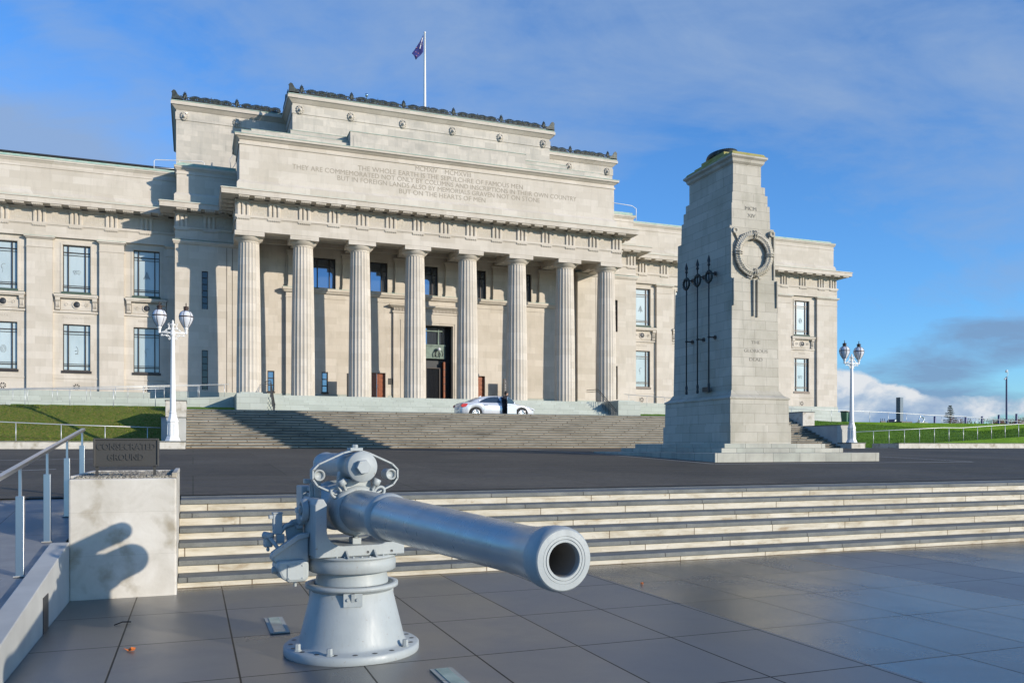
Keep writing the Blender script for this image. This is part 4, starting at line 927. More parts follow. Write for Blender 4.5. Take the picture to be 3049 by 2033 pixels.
# front stage: flat corner bands, scrolls, wreath
FY=CV-1.53
b=MB()
for s in (-1,1):
    b.box(CU+s*.84,CU+s*.79,FY-.05,FY+.05,6.92,8.5); b.lathe([(.10,0),(.10,-.10),(.06,-.10),(.05,-.06),(0,-.06)],16,(CU+s*.70,FY+.0,8.42),'y',caps=False)
    b.bar((CU+s*.66,FY-.03,8.35),(CU+s*.5,FY-.03,8.05),.05,.05)
    b.box(CU+s*.80,CU+s*.84,CV-1.72,CV-1.66,6.05,6.9)
b.box(CU-.10,CU-.05,CV-1.735,CV-1.65,5.75,6.9); b.box(CU+.05,CU+.10,CV-1.735,CV-1.65,5.72,6.9)
b.build('ribbons','ceno',CN)
w=MB(); cz=7.72; RW=.60
w.tube([(CU+RW*math.cos(a),FY-.07,cz+RW*math.sin(a)) for a in [2*PI*k/48 for k in range(48)]],.10,10,closed=True)
rnd=random.Random(9)
for k in range(54):
    a=2*PI*k/54
    for q in (-1,0,1):
        rr=RW+q*.085+rnd.uniform(-.01,.01); aa=a+q*.03; sgn=1 if math.cos(a)>0 else -1
        ta=aa+sgn*PI/2*(-1 if False else 1)*1.0
        c=Vector((CU+rr*math.cos(aa),FY-.13+abs(q)*.045,cz+rr*math.sin(aa))); d=Vector((-math.sin(aa),0,math.cos(aa)))*sgn+Vector((math.cos(aa),0,math.sin(aa)))*q*.5; d.normalize()
        w.tube([c-d*.06,c+Vector((0,-.02,0)),c+d*.09],[.015,.05,.006],5)
wo=w.build('stone_wreath','ceno',CN)
b=MB(); 
for a in (0,PI/2,PI,3*PI/2):
    for da in (-.06,.06): 
        c=Vector((CU+RW*math.cos(a+da),FY-.07,cz+RW*math.sin(a+da))); rd=Vector((math.cos(a+da),0,math.sin(a+da))); b.tube([c+rd*.14*math.cos(t)+Vector((0,-.14*math.sin(t),0)) for t in [PI*k/8 for k in range(9)]],.018,5)
for s in (-1,1): b.tube([(CU+s*.1,FY-.14,7.02),(CU+s*.16,FY-.14,6.93),(CU+s*.3,FY-.12,6.98)],.03,6)
b.build('binding','ceno',wo)
SF=CV-1.70
def fy(z): return SF+.05*(z-3.38)/3.54-.004
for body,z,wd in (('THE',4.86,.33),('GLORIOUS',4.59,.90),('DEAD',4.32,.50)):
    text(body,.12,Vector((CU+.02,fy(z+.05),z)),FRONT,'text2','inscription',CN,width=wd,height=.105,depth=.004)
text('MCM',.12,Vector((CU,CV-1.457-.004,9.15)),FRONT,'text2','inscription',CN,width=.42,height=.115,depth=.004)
text('XIV',.12,Vector((CU+.02,CV-1.462-.004,8.92)),FRONT,'text2','inscription',CN,width=.30,height=.115,depth=.004)
for v in (24.27,23.61,22.96):
    s=MB(); u=15.52; s.tube([(u,v,3.42),(u,v,7.45)],.022,8); s.lathe([(.035,3.36),(.045,3.42),(.03,3.5),(.045,3.58),(.03,3.66)],10,(u,v,0)); s.lathe([(.02,7.42),(.05,7.46),(.03,7.52),(.055,7.6),(.03,7.7),(0,7.8)],10,(u,v,0))
    so=s.build('flagstaff','dark',CN)
    r=MB(); r.tube([(u,v+.17*math.cos(a),7.08+.17*math.sin(a)) for a in [2*PI*k/18 for k in range(18)]],.035,6,closed=True)
    for k in range(14): a=2*PI*k/14; r.ball((u,v+.17*math.cos(a),7.08+.17*math.sin(a)),.05,5,4)
    r.build('staff_wreath','crest',so)
    r=MB()
    for z in (5.14,7.2): r.tube([(u,v,z),(u+.25,v-.0,z)],.022,6); r.lathe([(.075,0),(.07,.03)],12,(u+.22,v,z),'x'); r.ball((u,v,z),.045,8,5)
    r.build('bracket','dark',so)
b=MB(); b.box(15.6,15.66,23.1,23.45,3.4,3.55); b.build('bronze_plaque','signbr',CN)
b=MB(); b.tube([(CU-.45,CV-3.81,.86+.1),(CU-.45,CV-3.83,1.1),(CU-.36,CV-3.83,1.13),(CU-.27,CV-3.83,1.1),(CU-.27,CV-3.81,.96)],.02,6); b.build('ring','ceno_step',CN)
# ================================================================ NAVAL GUN
FD=Vector((.0956,-.9955,0)); AX=math.atan2(FD.y,FD.x)
G=empty('naval_gun',(1.18,6.67,0),AX,'pale grey naval gun on a conical pedestal, muzzle pointing to the camera','gun')
def gb(b,name,m='gun',parent=None,bevel=0): 
    o=b.build(name,m,parent or G,bevel=bevel,world=False); return o
ZB=1.117
b=MB(); b.lathe([(.524,.0),(.528,.01),(.528,.055),(.515,.066),(.43,.068),(.415,.085),(.405,.12),(.317,.48),(.30,.50)],64); ped=gb(b,'pedestal')
for k in range(20):
    a=2*PI*(k+.3)/20; b=MB(); b.lathe([(.0,.0685),(.02,.0687)],10,(.472*math.cos(a),.472*math.sin(a),.0),caps=False); gb(b,'bolt_hole','dark',ped)
for a in (-.62,.75,2.2,3.6,5.0):
    b=MB(); b.lathe([(.030,.068),(.030,.075),(.022,.075),(.022,.115),(.018,.12),(0,.12)],6,(.475*math.cos(a),.475*math.sin(a),0),smooth=False); gb(b,'bolt','gun',ped)
b=MB(); b.lathe([(.30,.47),(.345,.505),(.362,.51),(.362,.54),(.30,.542),(.30,.50)],64); col=gb(b,'collar')
for a in (-.25,1.85,3.95):
    T=Matrix.Rotation(a,4,'Z'); b=MB(); b.T=T; b.box(.305,.345,-.07,.07,.40,.50); b.prism([(.33,.39),(.37,.50),(.33,.50)],'y',-.012,.012); 
    for y in (-.035,.035): b.lathe([(.012,.345),(.012,.358)],8,(0,y,.455),'x')
    gb(b,'collar_lug','gun',col)
b=MB(); b.lathe([(.287,.50),(.284,.56),(.268,.63),(.27,.66)],56); gb(b,'neck')
b=MB(); b.lathe([(.26,.635),(.325,.638),(.342,.65),(.345,.715),(.335,.735),(.34,.745),(.352,.75),(.352,.765),(.3,.77),(0,.77)],64); ring=gb(b,'turntable_ring')
for k in range(14):
    a=-1.2+2.5*k/13; b=MB(); b.ball((.328*math.cos(a),.328*math.sin(a),.771),.009,8,5); gb(b,'rivet','gun',ring)
for y in (-.12,.1): b=MB(); b.prism([(.27,.768),(.345,.768),(.27,.82)],'y',y-.006,y+.006); gb(b,'rib','gun',ring)
# U shaped carriage
def arc(cy,cz,r,a0,a1,n=8): return [(cy+r*math.cos(a0+(a1-a0)*k/n),cz+r*math.sin(a0+(a1-a0)*k/n)) for k in range(n+1)]
U=[(-.355,.772),(.345,.772),(.345,1.17),(.30,1.2),(.255,1.17),(.255,1.0)]+arc(.135,.975,.12,0,-PI/2,6)+arc(-.145,.975,.12,-PI/2,-PI,6)+[(-.265,1.0),(-.265,1.17),(-.29,1.215),(-.335,1.215),(-.355,1.17)]
b=MB(); b.prism(U,'x',-.20,.265); car_=gb(b,'carriage','gun',None,.008)
for y in (-.12,.05,.24): b=MB(); b.lathe([(0,.2655),(.011,.267)],8,(0,y,.80),'x',caps=False); gb(b,'bolt_hole','dark',car_)
b=MB(); b.lathe([(.09,-.36),(.09,-.40),(.06,-.405),(.055,-.375),(0,-.375)],20,(.0,0,ZB),'y'); 
b.lathe([(.09,.35),(.09,.385),(0,.39)],20,(.0,0,ZB),'y'); gb(b,'trunnion')
b=MB(); b.box(.05,.16,-.04,.03,.85,.90); b.box(.08,.13,-.02,.01,.90,.93); gb(b,'lock_nut','gun',car_,.004)
# cradle + barrel
b=MB(); b.lathe([(.14,-.62),(.205,-.60),(.21,-.45),(.19,-.43),(.185,-.1),(.187,.02),(.205,.03),(.208,.11),(.195,.13),(.192,.22),(.165,.23)],56,(0,0,ZB),'x'); gb(b,'cradle')
b=MB(); b.lathe([(.0,-1.02),(.10,-1.02),(.165,-1.0),(.17,-.78),(.15,-.76),(.15,-.62)],40,(0,0,ZB),'x'); br=gb(b,'breech')
b=MB(); b.box(-.80,-.58,-.27,-.17,ZB-.12,ZB+.16); gb(b,'breech_bracket','gun',br,.01)
b=MB()
for k in range(6): b.box(-.62+.0,-.44,-.23+.0,-.20,ZB-.10+k*.045,ZB-.075+k*.045)
gb(b,'breech_lugs','gun',br)
b=MB(); b.lathe([(.160,.20),(.156,.90)],64,(0,0,ZB),'x',caps=False); gb(b,'rear_barrel','barrel')
b=MB(); b.lathe([(.156,.88),(.168,.90),(.170,.93),(.165,.975),(.150,.99)],64,(0,0,ZB),'x',caps=False); gb(b,'barrel_ring')
b=MB(); b.lathe([(.152,.985),(.146,1.4),(.132,2.2),(.120,2.95),(.119,3.02),(.124,3.12),(.134,3.2),(.140,3.26)],72,(0,0,ZB),'x',caps=False); brl=gb(b,'barrel','barrel')
b=MB(); b.lathe([(.140,3.255),(.1435,3.28),(.1448,3.335),(.142,3.355),(.136,3.368)],96,(0,0,ZB),'x',caps=False); b.lathe([(.136,3.368),(.131,3.374),(.105,3.376),(.1045,3.373),(.1035,3.373),(.103,3.375),(.0915,3.3755),(.091,3.371),(.0885,3.371),(.088,3.3765),(.0775,3.3765),(.0745,3.370),(.0745,3.34)],96,(0,0,ZB),'x',smooth=False,caps=False); gb(b,'muzzle_swell','gun',brl)
b=MB(); b.lathe([(.0742,3.345),(.074,3.1),(.073,2.4),(0,2.39)],64,(0,0,ZB),'x',caps=False); gb(b,'bore','bore',brl)
# recoil cylinder
ZR=1.456; YR=-.01
b=MB(); b.lathe([(.0,-.92),(.075,-.92),(.095,-.89),(.105,-.80),(.098,-.78),(.098,-.15),(.11,-.13),(.11,.06),(.098,.08),(.098,.26),(.114,.27),(.117,.285),(.117,.325),(.112,.333),(0,.333)],48,(0,YR,ZR),'x'); rc=gb(b,'recoil_cylinder')
b=MB(); b.lathe([(.056,.333),(.056,.385),(.052,.39),(0,.39)],6,(0,YR-.005,ZR),'x',smooth=False,a0=.1); gb(b,'hex_nut','gun',rc)
# diamond yoke
def strap(pts,w,name,th=.012):
    b=MB()
    for (p,q) in zip(pts,pts[1:]): b.bar(p,q,w,th)
    for p in pts[1:-1]: b.lathe([(th/2,-w/2),(th/2,w/2)],8,p,'x')
    return gb(b,name,'gun',rc)
for s in (-1,1):
    pts=[(.12,YR+s*.0,1.585),(.12,YR+s*.10,1.56),(.12,YR+s*.29,1.475),(.12,YR+s*.335,1.43),(.12,YR+s*.335,1.36),(.12,YR+s*.30,1.31),(.12,YR+s*.14,1.235)]
    strap(pts,.085,'yoke_strap')
    b=MB(); b.lathe([(.045,.02),(.045,.15),(.035,.155),(.032,.13),(0,.13)],16,(0,YR+s*.285,1.39),'x'); gb(b,'yoke_roller','gun',rc)
b=MB(); b.box(.07,.17,YR-.05,YR+.05,1.575,1.60); b.lathe([(.025,1.60),(.025,1.62),(.02,1.625),(0,1.625)],6,(.12,YR,0),smooth=False); gb(b,'yoke_cap','gun',rc,.004)
b=MB(); b.prism([(-.13,1.235),(-.12,1.38),(-.09,1.5),(.08,1.5),(.11,1.38),(.12,1.235)],'x',-.02,.06); gb(b,'yoke_web','gun',rc,.01)
b=MB(); b.prism([(-.12,1.27),(-.10,1.36),(.09,1.36),(.11,1.27)],'x',.06,.20); gb(b,'saddle','gun',rc,.02)
for s in (-1,1):
    a=s*.5; T=Matrix.Translation((.24,YR+s*.105,1.275))@Matrix.Rotation(-s*.45,4,'X'); b=MB(); b.T=T; b.lathe([(.012,0),(.012,.04),(.032,.045),(.032,.09),(.026,.093),(.024,.08),(0,.08)],14); gb(b,'oil_cup')
    T=Matrix.Translation((.17,s*.19,ZB+.115))@Matrix.Rotation(s*.7,4,'X'); b=MB(); b.T=T; b.tube([(0,.045*math.cos(t),.03+.035*math.sin(t)) for t in [2*PI*k/18 for k in range(18)]],.012,8,closed=True); gb(b,'lifting_ring')
# left side gear
b=MB(); b.prism([(-.36,.84),(-.36,1.03),(-.40,1.045),(-.45,1.035),(-.485,1.0),(-.495,.95),(-.48,.84)],'x',-.14,-.12); gb(b,'quadrant_plate','gun',None,.006)
b=MB(); b.box(-.12,-.07,-.42,-.37,.97,1.0); gb(b,'quadrant_block','gun',None,.004)
b=MB(); b.prism([(-.36,.70),(-.36,.945),(-.42,.93),(-.52,.865),(-.62,.80),(-.63,.755),(-.58,.70)],'x',-.08,.08); gb(b,'elevation_bracket','gun',None,.012)
b=MB(); b.prism([(-.36,.95),(-.44,.945),(-.62,.83),(-.655,.79),(-.64,.77),(-.44,.90),(-.36,.92)],'x',.08,.10); gb(b,'shaped_rib','gun',None,.004)
b=MB(); b.prism([(-.37,.73),(-.37,.615),(-.40,.585),(-.52,.585),(-.575,.62),(-.61,.70),(-.60,.75),(-.40,.755)],'x',-.08,.14); gx=gb(b,'gearbox','gun',None,.02)
b=MB(); b.box(.142,.149,-.535,-.41,.605,.725); cp=gb(b,'cover_plate','gun',gx,.003)
for y in (-.522,-.423):
    for z in (.618,.712): b=MB(); b.lathe([(.007,.149),(.006,.154),(0,.154)],8,(0,y,z),'x'); gb(b,'screw','gun',gx)
b=MB(); b.lathe([(.030,0),(.034,-.010),(.024,-.020),(.030,-.028),(.016,-.036),(0,-.036)],14,(.04,-.595,.675),'y'); gb(b,'knob','gun',gx)
b=MB(); b.lathe([(.013,.545),(.013,.59)],8,(.06,-.46,0)); gb(b,'drain_plug','gun',gx)
b=MB(); b.tube([(-.06,-.635,.925),(.02,-.555,.80)],.015,10); b.tube([(-.10,-.665,.93),(-.05,-.61,.92)],.028,10); h=gb(b,'training_handle')
b=MB(); b.box(-.14,-.09,-.595,-.525,.93,1.09); b.box(-.135,-.095,-.625,-.595,1.05,1.08); b.box(-.15,-.08,-.60,-.52,1.09,1.10); gb(b,'sight_post','gun',h,.006)
b=MB(); b.box(-.14,-.07,-.665,-.60,.835,.925); b.box(-.12,-.09,-.645,-.62,.80,.835); gb(b,'shoulder_block','gun',h,.012)
b=MB(); b.tube([(-.11,-.55,.93),(-.11,-.50,.99),(-.11,-.44,1.01)],.02,8); b.box(-.13,-.09,-.57,-.51,.86,.93); gb(b,'shoulder_arm','gun',h)
b=MB(); b.box(-.16,-.04,-.41,-.345,1.0,1.135); gb(b,'sight_box','gun',None,.015)
b=MB(); b.bar((-.02,-.27,1.20),(-.02,-.27,1.36),.03,.05); b.bar((-.05,-.31,1.19),(-.05,-.31,1.33),.025,.03); b.box(-.07,.01,-.32,-.25,1.185,1.21); b.box(-.12,-.06,-.36,-.31,1.32,1.355); gb(b,'sight_bar','gun',None,.004)
for k in range(3): b=MB(); b.box(-.02,.04,-.385-.03*k,-.37-.03*k,1.10,1.16-.01*k); gb(b,'sight_fin','gun',None,.003)

# ================================================================ LAMPS
LMX=-.765; LMY=36.65
LAMP=empty('street_lamp',(LMX,LMY,1.845),0,'ornate white twin globe lamp post on the left concrete plinth','street lamp','twin globe lamp posts')
LP=Vector((LMX,LMY,0))
def lb(b,name,m,parent=None): 
    b2=b.build(name,m,parent or LAMP,world=True); return b2
b=MB(); c=(LMX,LMY,0); a8=PI/8
b.lathe([(.33,1.845),(.31,1.87),(.27,1.95),(.26,1.99),(.235,2.02),(.232,2.08),(.215,2.60),(.235,2.62),(.235,2.66),(.22,2.68),(.16,2.86),(.14,2.95),(.15,2.97),(.15,3.0),(.13,3.02)],8,c,a0=a8,smooth=False); base=lb(b,'lamp_base','white')
b=MB()
for k in range(8):
    a=k*PI/4; T=Matrix.Translation((LMX,LMY,0))@Matrix.Rotation(a,4,'Z'); b.T=T; 
    for (p,q) in (((.219,-.06,2.1),(.207,-.06,2.52)),((.219,.06,2.1),(.207,.06,2.52)),((.219,-.06,2.1),(.219,.06,2.1)),((.207,-.06,2.52),(.207,.06,2.52))): b.bar(p,q,.012,.012)
lb(b,'base_panel','white',base)
b=MB(); b.lathe([(.125,3.0),(.075,6.12)],8,c,a0=a8,smooth=False); lb(b,'post','white')
b=MB(); b.lathe([(.085,6.1),(.10,6.14),(.10,6.2),(.08,6.22),(.09,6.3),(.06,6.34),(.06,6.5),(.09,6.54),(.10,6.57),(.06,6.6),(.035,6.62),(.05,6.66),(.03,6.71),(0,6.76)],16,c)
b.tube([(LMX-.53,LMY,6.22),(LMX+.53,LMY,6.22)],.04,10)
for s in (-1,1):
    b.lathe([(.05,6.2),(.055,6.24),(.045,6.26),(.065,6.38),(.085,6.40),(.085,6.45),(.06,6.46)],14,(LMX+s*.5,LMY,0))
arm=lb(b,'crossarm','white')
b=MB()
def sp(cx,cz,r,t,s,a0,rad=.014):
    pts=[]
    for k in range(17):
        q=k/16; rr=r*(1-.8*q); a=a0+s*t*2*PI*q; pts.append((LMX+cx+rr*math.cos(a),LMY,cz+rr*math.sin(a)))
    b.tube(pts,rad,5)
for s in (-1,1):
    sp(s*.13,6.42,.065,1.2,s,0 if s<0 else PI); sp(s*.13,6.55,.06,1.,-s,PI/2); b.tube([(LMX+s*.42,LMY,6.25),(LMX+s*.3,LMY,6.28),(LMX+s*.24,LMY,6.36),(LMX+s*.15,LMY,6.37),(LMX+s*.14,LMY,6.5),(LMX+s*.08,LMY,6.58)],.018,6)
    b.tube([(LMX+s*.42,LMY,6.14),(LMX+s*.36,LMY,6.10),(LMX+s*.28,LMY,6.13),(LMX+s*.22,LMY,6.07),(LMX+s*.12,LMY,6.09),(LMX+s*.10,LMY,6.0),(LMX+s*.08,LMY,5.95)],.018,6)
    sp(s*.42,6.12,.04,1.1,s,PI/2); sp(s*.22,6.12,.05,1.1,-s,-PI/2); sp(s*.12,5.99,.045,1.1,s,-PI/2); sp(s*.25,6.31,.04,1.,s,0)
lb(b,'scrollwork','white',arm)
for s in (-1,1):
    cc=(LMX+s*.5,LMY,0)
    b=MB(); b.lathe([(.085,6.45),(.13,6.52),(.20,6.64),(.25,6.76),(.272,6.86),(.268,6.93),(.24,7.02),(.19,7.09),(.12,7.13),(.08,7.14)],28,cc); gl=lb(b,'globe','globe')
    b=MB(); b.lathe([(.276,6.87),(.282,6.885),(.282,6.905),(.276,6.92)],28,cc)
    prof=[(.09,6.45),(.137,6.52),(.206,6.64),(.256,6.76),(.277,6.86),(.273,6.93),(.246,7.02),(.196,7.09),(.12,7.14)]
    for k in range(6):
        a=k*PI/3+.2; b.tube([(cc[0]+r*math.cos(a),cc[1]+r*math.sin(a),z) for r,z in prof],.009,5)
    b.lathe([(.13,7.125),(.10,7.16),(.085,7.22),(.11,7.225),(.115,7.25),(.085,7.26),(.08,7.28),(.11,7.285),(.11,7.305),(.05,7.32),(.02,7.34),(.018,7.40),(.03,7.41),(.015,7.44),(0,7.5)],18,cc)
    lb(b,'lantern_frame','brownmetal',gl)
l2=copy_tree(LAMP); l2.location=(33.3-LMX-.0,LMY,1.845); l2['label']='ornate white twin globe lamp post on the right concrete plinth'

# ================================================================ CAR
CX,CY,CZ=18.02,50.5,ZT+.004
CAR=empty('parked_car',(CX,CY,CZ),0,'silver saloon car with its front side door open below the columns','car')
def cb(b,name,m,parent=None,bevel=0): return b.build(name,m,parent or CAR,bevel=bevel,world=False)
# x forward (+), y left/right; side facing camera is -y
def lerp_tab(tab,x):
    for (x0,*a),(x1,*c) in zip(tab,tab[1:]):
        if x0<=x<=x1:
            t=(x-x0)/(x1-x0); t=t; return [p+(q-p)*t for p,q in zip(a,c)]
    return list(tab[-1][1:])
tabb=[(-2.5,.34,.62,.60),(-2.46,.30,.86,.72),(-2.35,.26,.98,.80),(-2.1,.22,1.03,.88),(-1.5,.20,1.05,.93),(-.5,.18,1.02,.95),(.6,.18,.98,.95),(1.1,.18,.96,.94),(1.6,.20,.90,.92),(2.1,.22,.80,.86),(2.35,.24,.68,.76),(2.46,.28,.58,.62),(2.5,.34,.50,.50)]
WX=(-1.55,1.52); WR_=.345
b=MB(); xs=[-2.5+5.0*k/100 for k in range(101)]; rows=[]
for x in xs:
    zb,zt,hw=lerp_tab(tabb,x)
    for wx in WX:
        d=abs(x-wx)
        if d<.41: zb=max(zb,.33+math.sqrt(max(0,.41**2-d*d))*.98)
    sec=[(0,zb),(hw*.93,zb),(hw*.985,zb+(zt-zb)*.25),(hw,zb+(zt-zb)*.55),(hw*.985,zb+(zt-zb)*.8),(hw*.93,zt-.02),(hw*.86,zt+.0),(0,zt+.035)]
    rows.append([(x,-y,z) for y,z in sec]+[(x,y,z) for y,z in reversed(sec[1:-1])])
nn=len(rows[0]); vs=[p for r_ in rows for p in r_]; fs=[(i*nn+j,i*nn+(j+1)%nn,(i+1)*nn+(j+1)%nn,(i+1)*nn+j) for i in range(100) for j in range(nn)]+[tuple(range(nn)),tuple(range(100*nn,101*nn))]
b.add(vs,fs,True); body=cb(b,'body','car')
def green(xs_,zf,hw0,hw1,name,m,out=0.,parent=None):
    b=MB(); rows=[]
    for x in xs_:
        z0,z1=zf(x); sec=[(hw0+out,z0),(hw0-(hw0-hw1)*.5+out,(z0+z1)/2),(hw1+out,z1-.03),(hw1*.8,z1+.005),(0,z1+.02)]
        rows.append([(x,-y,z) for y,z in sec]+[(x,y,z) for y,z in reversed(sec[:-1])])
    n_=len(rows[0]); vs=[p for r_ in rows for p in r_]; m_=len(rows)
    fs=[(i*n_+j,i*n_+j+1,(i+1)*n_+j+1,(i+1)*n_+j) for i in range(m_-1) for j in range(n_-1)]+[tuple(range(n_)),tuple(range((m_-1)*n_,m_*n_))]
    b.add(vs,fs,True); return cb(b,name,m,parent)
def rz_(x): 
    tab=[(-1.9,1.05),(-1.5,1.24),(-1.1,1.38),(-.7,1.45),(-.2,1.475),(.2,1.465),(.55,1.40),(.9,1.22),(1.25,.99)]
    for (x0,a),(x1,c) in zip(tab,tab[1:]):
        if x0<=x<=x1: return a+(c-a)*(x-x0)/(x1-x0)
    return tab[-1][1]
green([-1.9+3.15*k/40 for k in range(41)],lambda x:(.97,max(.975,rz_(x))),.86,.66,'roof','car')
def side(poly,y0,y1,name,m,parent=None,th=.006):
    # polygon in x,z mapped on leaning glass plane, near side
    b=MB()
    for s in (-1,1):
        P=[(x,s*(.862-(z-.97)/.5*.20+th),z) for x,z in poly]; b.add(P,[tuple(range(len(P)))])
    return cb(b,name,m,parent)
side([(-1.32,1.04),(-1.2,1.13),(-1.0,1.23),(-.8,1.32),(-.5,1.385),(-.2,1.41),(.0,1.41),(.12,1.02)],0,0,'rear_window','carglass')
side([(.26,1.02),(.16,1.36),(.16,1.41),(.35,1.38),(.6,1.28),(.85,1.12),(.98,1.01)],0,0,'front_window','carglass')
b=MB(); 
for s in (-1,1): 
    P=[(-1.38,1.03),(-1.28,1.13),(-1.05,1.25),(-.8,1.345),(-.5,1.41),(-.2,1.435),(.15,1.43)]
    b.tube([(x,s*(.862-(z-.97)/.5*.20+.008),z) for x,z in P],.010,5)
cb(b,'window_trim','chrome')
b=MB(); b.add([(-1.82,-.6,1.085),(-1.82,.6,1.085),(-1.15,.56,1.385),(-1.15,-.56,1.385)],[(0,1,2,3)]); cb(b,'rear_screen','carglass').location.z=.012
b=MB(); b.add([(1.20,-.7,1.03),(1.20,.7,1.03),(.55,.55,1.41),(.55,-.55,1.41)],[(0,3,2,1)]); cb(b,'windscreen','carglass').location.z=.012
b=MB(); 
for wx in WX:
    for s in (-1,1): b.lathe([(.41,s*.50),(.41,s*.93)],24,(wx,0,.33),'y',caps=True)
cb(b,'wheel_arch','black')
for wx in WX:
    for s in (-1,1):
        wl=MB(); wl.lathe([(.25,s*.72),(.33,s*.72),(.345,s*.75),(.345,s*.90),(.33,s*.93),(.25,s*.935)],32,(wx,0,.345),'y'); t=cb(wl,'wheel','tyre')
        r_=MB(); r_.lathe([(.25,s*.935),(.245,s*.945),(.225,s*.94),(.22,s*.90)],32,(wx,0,.345),'y',caps=False); r_.lathe([(0,s*.945),(.04,s*.945),(.05,s*.93)],16,(wx,0,.345),'y')
        for k in range(10):
            a=2*PI*k/10; c1,s1=math.cos(a),math.sin(a); r_.bar((wx+.03*c1,s*.925,.345+.03*s1),(wx+.235*c1,s*.935,.345+.235*s1),.02,.045)
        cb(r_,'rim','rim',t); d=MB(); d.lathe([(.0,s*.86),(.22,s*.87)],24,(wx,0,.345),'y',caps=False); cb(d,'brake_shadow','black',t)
b=MB(); 
for s in (-1,1): b.prism([(-2.485,.74),(-2.40,.73),(-2.20,.76),(-2.05,.93),(-2.2,.955),(-2.4,.93),(-2.49,.86)],'y',s*.72,s*.905)
cb(b,'tail_light','red')
b=MB()
for s in (-1,1): b.prism([(2.40,.60),(2.20,.66),(2.12,.72),(2.2,.735),(2.38,.68),(2.46,.60)],'y',s*.66,s*.85)
cb(b,'headlight','globe')
b=MB(); b.box(2.42,2.50,-.35,.35,.42,.56); cb(b,'grille','dark')
b=MB(); b.box(-2.53,-2.49,-.26,.26,.60,.72); cb(b,'number_plate','globe')
b=MB(); 
for x in (-1.03,): b.bar((x,-.955,.30),(x+.02,-.945,.90),.008,.006)
b.bar((.22,-.962,.28),(.16,-.95,.98),.01,.006); b.bar((1.10,-.955,.28),(1.12,-.93,.90),.01,.006)
b.bar((-2.2,-.90,.93),(1.1,-.955,.90),.008,.006); cb(b,'shut_line','dark')
b=MB(); b.tube([(-1.0,-.965,.87),(-.78,-.965,.87)],.014,6); cb(b,'door_handle','chrome')
b=MB(); b.box(1.12,1.32,-.955,-.945,.60,.62); cb(b,'side_vent','dark')
b=MB(); b.ball((.95,-1.0,1.03),.10,10,7,(.9,1.1,.75)); b.box(.9,1.0,-.98,-.85,1.0,1.03); cb(b,'wing_mirror','car')
b=MB(); b.prism([(-1.15,1.40),(-1.0,1.455),(-.93,1.50),(-.90,1.44)],'y',-.02,.02); cb(b,'roof_aerial','car')
# dark door opening and open front door (hinged at the front, swung slightly out)
b=MB(); b.prism([(.20,.30),(.62,.30),(.62,.98),(.50,1.34),(.18,1.37),(.20,.98)],'y',-.968,-.962); cb(b,'door_opening','black')
T=Matrix.Translation((1.12,-.955,0))@Matrix.Rotation(R(28),4,'Z')
b=MB(); b.T=T; b.prism([(-.86,.28),(0,.28),(0,.92),(-.10,.96),(-.86,.97)],'y',-.05,0.0); dr=cb(b,'open_door','car',None,.02)
b=MB(); b.T=T; b.prism([(-.86,.98),(-.12,.98),(-.30,1.13),(-.55,1.26),(-.86,1.37)],'y',-.02,-.01); cb(b,'door_glass','carglass',dr)
b=MB(); b.T=T; b.tube([(-.12,-.02,.98),(-.30,-.02,1.14),(-.55,-.02,1.275),(-.87,-.02,1.385),(-.88,-.02,.97)],.018,6); b.tube([(-.80,-.065,.86),(-.62,-.065,.86)],.014,6); cb(b,'door_trim','chrome',dr)
# person getting into the car
PX,PY=CX+.40,CY-.98
pv=[(.0,0,.98),(0,.0,1.22),(.02,.02,1.40),(.06,.06,1.47),(-.16,-.02,1.36),(.17,.02,1.36),(-.20,.0,1.10),(.22,.05,1.08),(-.10,.10,.95),(.24,.20,.95),(-.09,0,.92),(.09,.02,.92),(-.10,.04,.50),(.10,.06,.50),(-.10,.0,.09),(.10,.02,.09),(-.08,-.12,.05),(.12,-.10,.05)]
pe=[(0,1),(1,2),(2,3),(2,4),(2,5),(4,6),(5,7),(6,8),(7,9),(0,10),(0,11),(10,12),(11,13),(12,14),(13,15),(14,16),(15,17)]
pr_=[.15,.16,.13,.06,.075,.075,.055,.055,.04,.04,.10,.10,.065,.065,.045,.045,.035,.035]
me=bpy.data.meshes.new('person'); me.from_pydata([(PX+x,PY+y,CZ+z) for x,y,z in pv],pe,[]); me.materials.append(M['cloth'])
po=bpy.data.objects.new('person',me); COL.objects.link(po); sk=po.modifiers.new('skin','SKIN'); 
for i,r in enumerate(pr_): me.skin_vertices[0].data[i].radius=(r,r)
me.skin_vertices[0].data[0].use_root=True
ss=po.modifiers.new('sub','SUBSURF'); ss.levels=2; ss.render_levels=2
tag(po,'person in black clothes standing at the open car door','person')
hd=MB(); hd.ball((PX+.08,PY+.08,CZ+1.60),.105,14,10,(1,.9,1.2)); hd.ball((PX+.17,PY+.03,CZ+1.59),.025,6,5); ho=hd.build('head','skin'); par(ho,po,False); ho.location=(0,0,0)
hr_=MB(); hr_.ball((PX+.055,PY+.085,CZ+1.64),.115,14,10,(1,1,1.12)); hh=hr_.build('hair','hair'); par(hh,po,False)

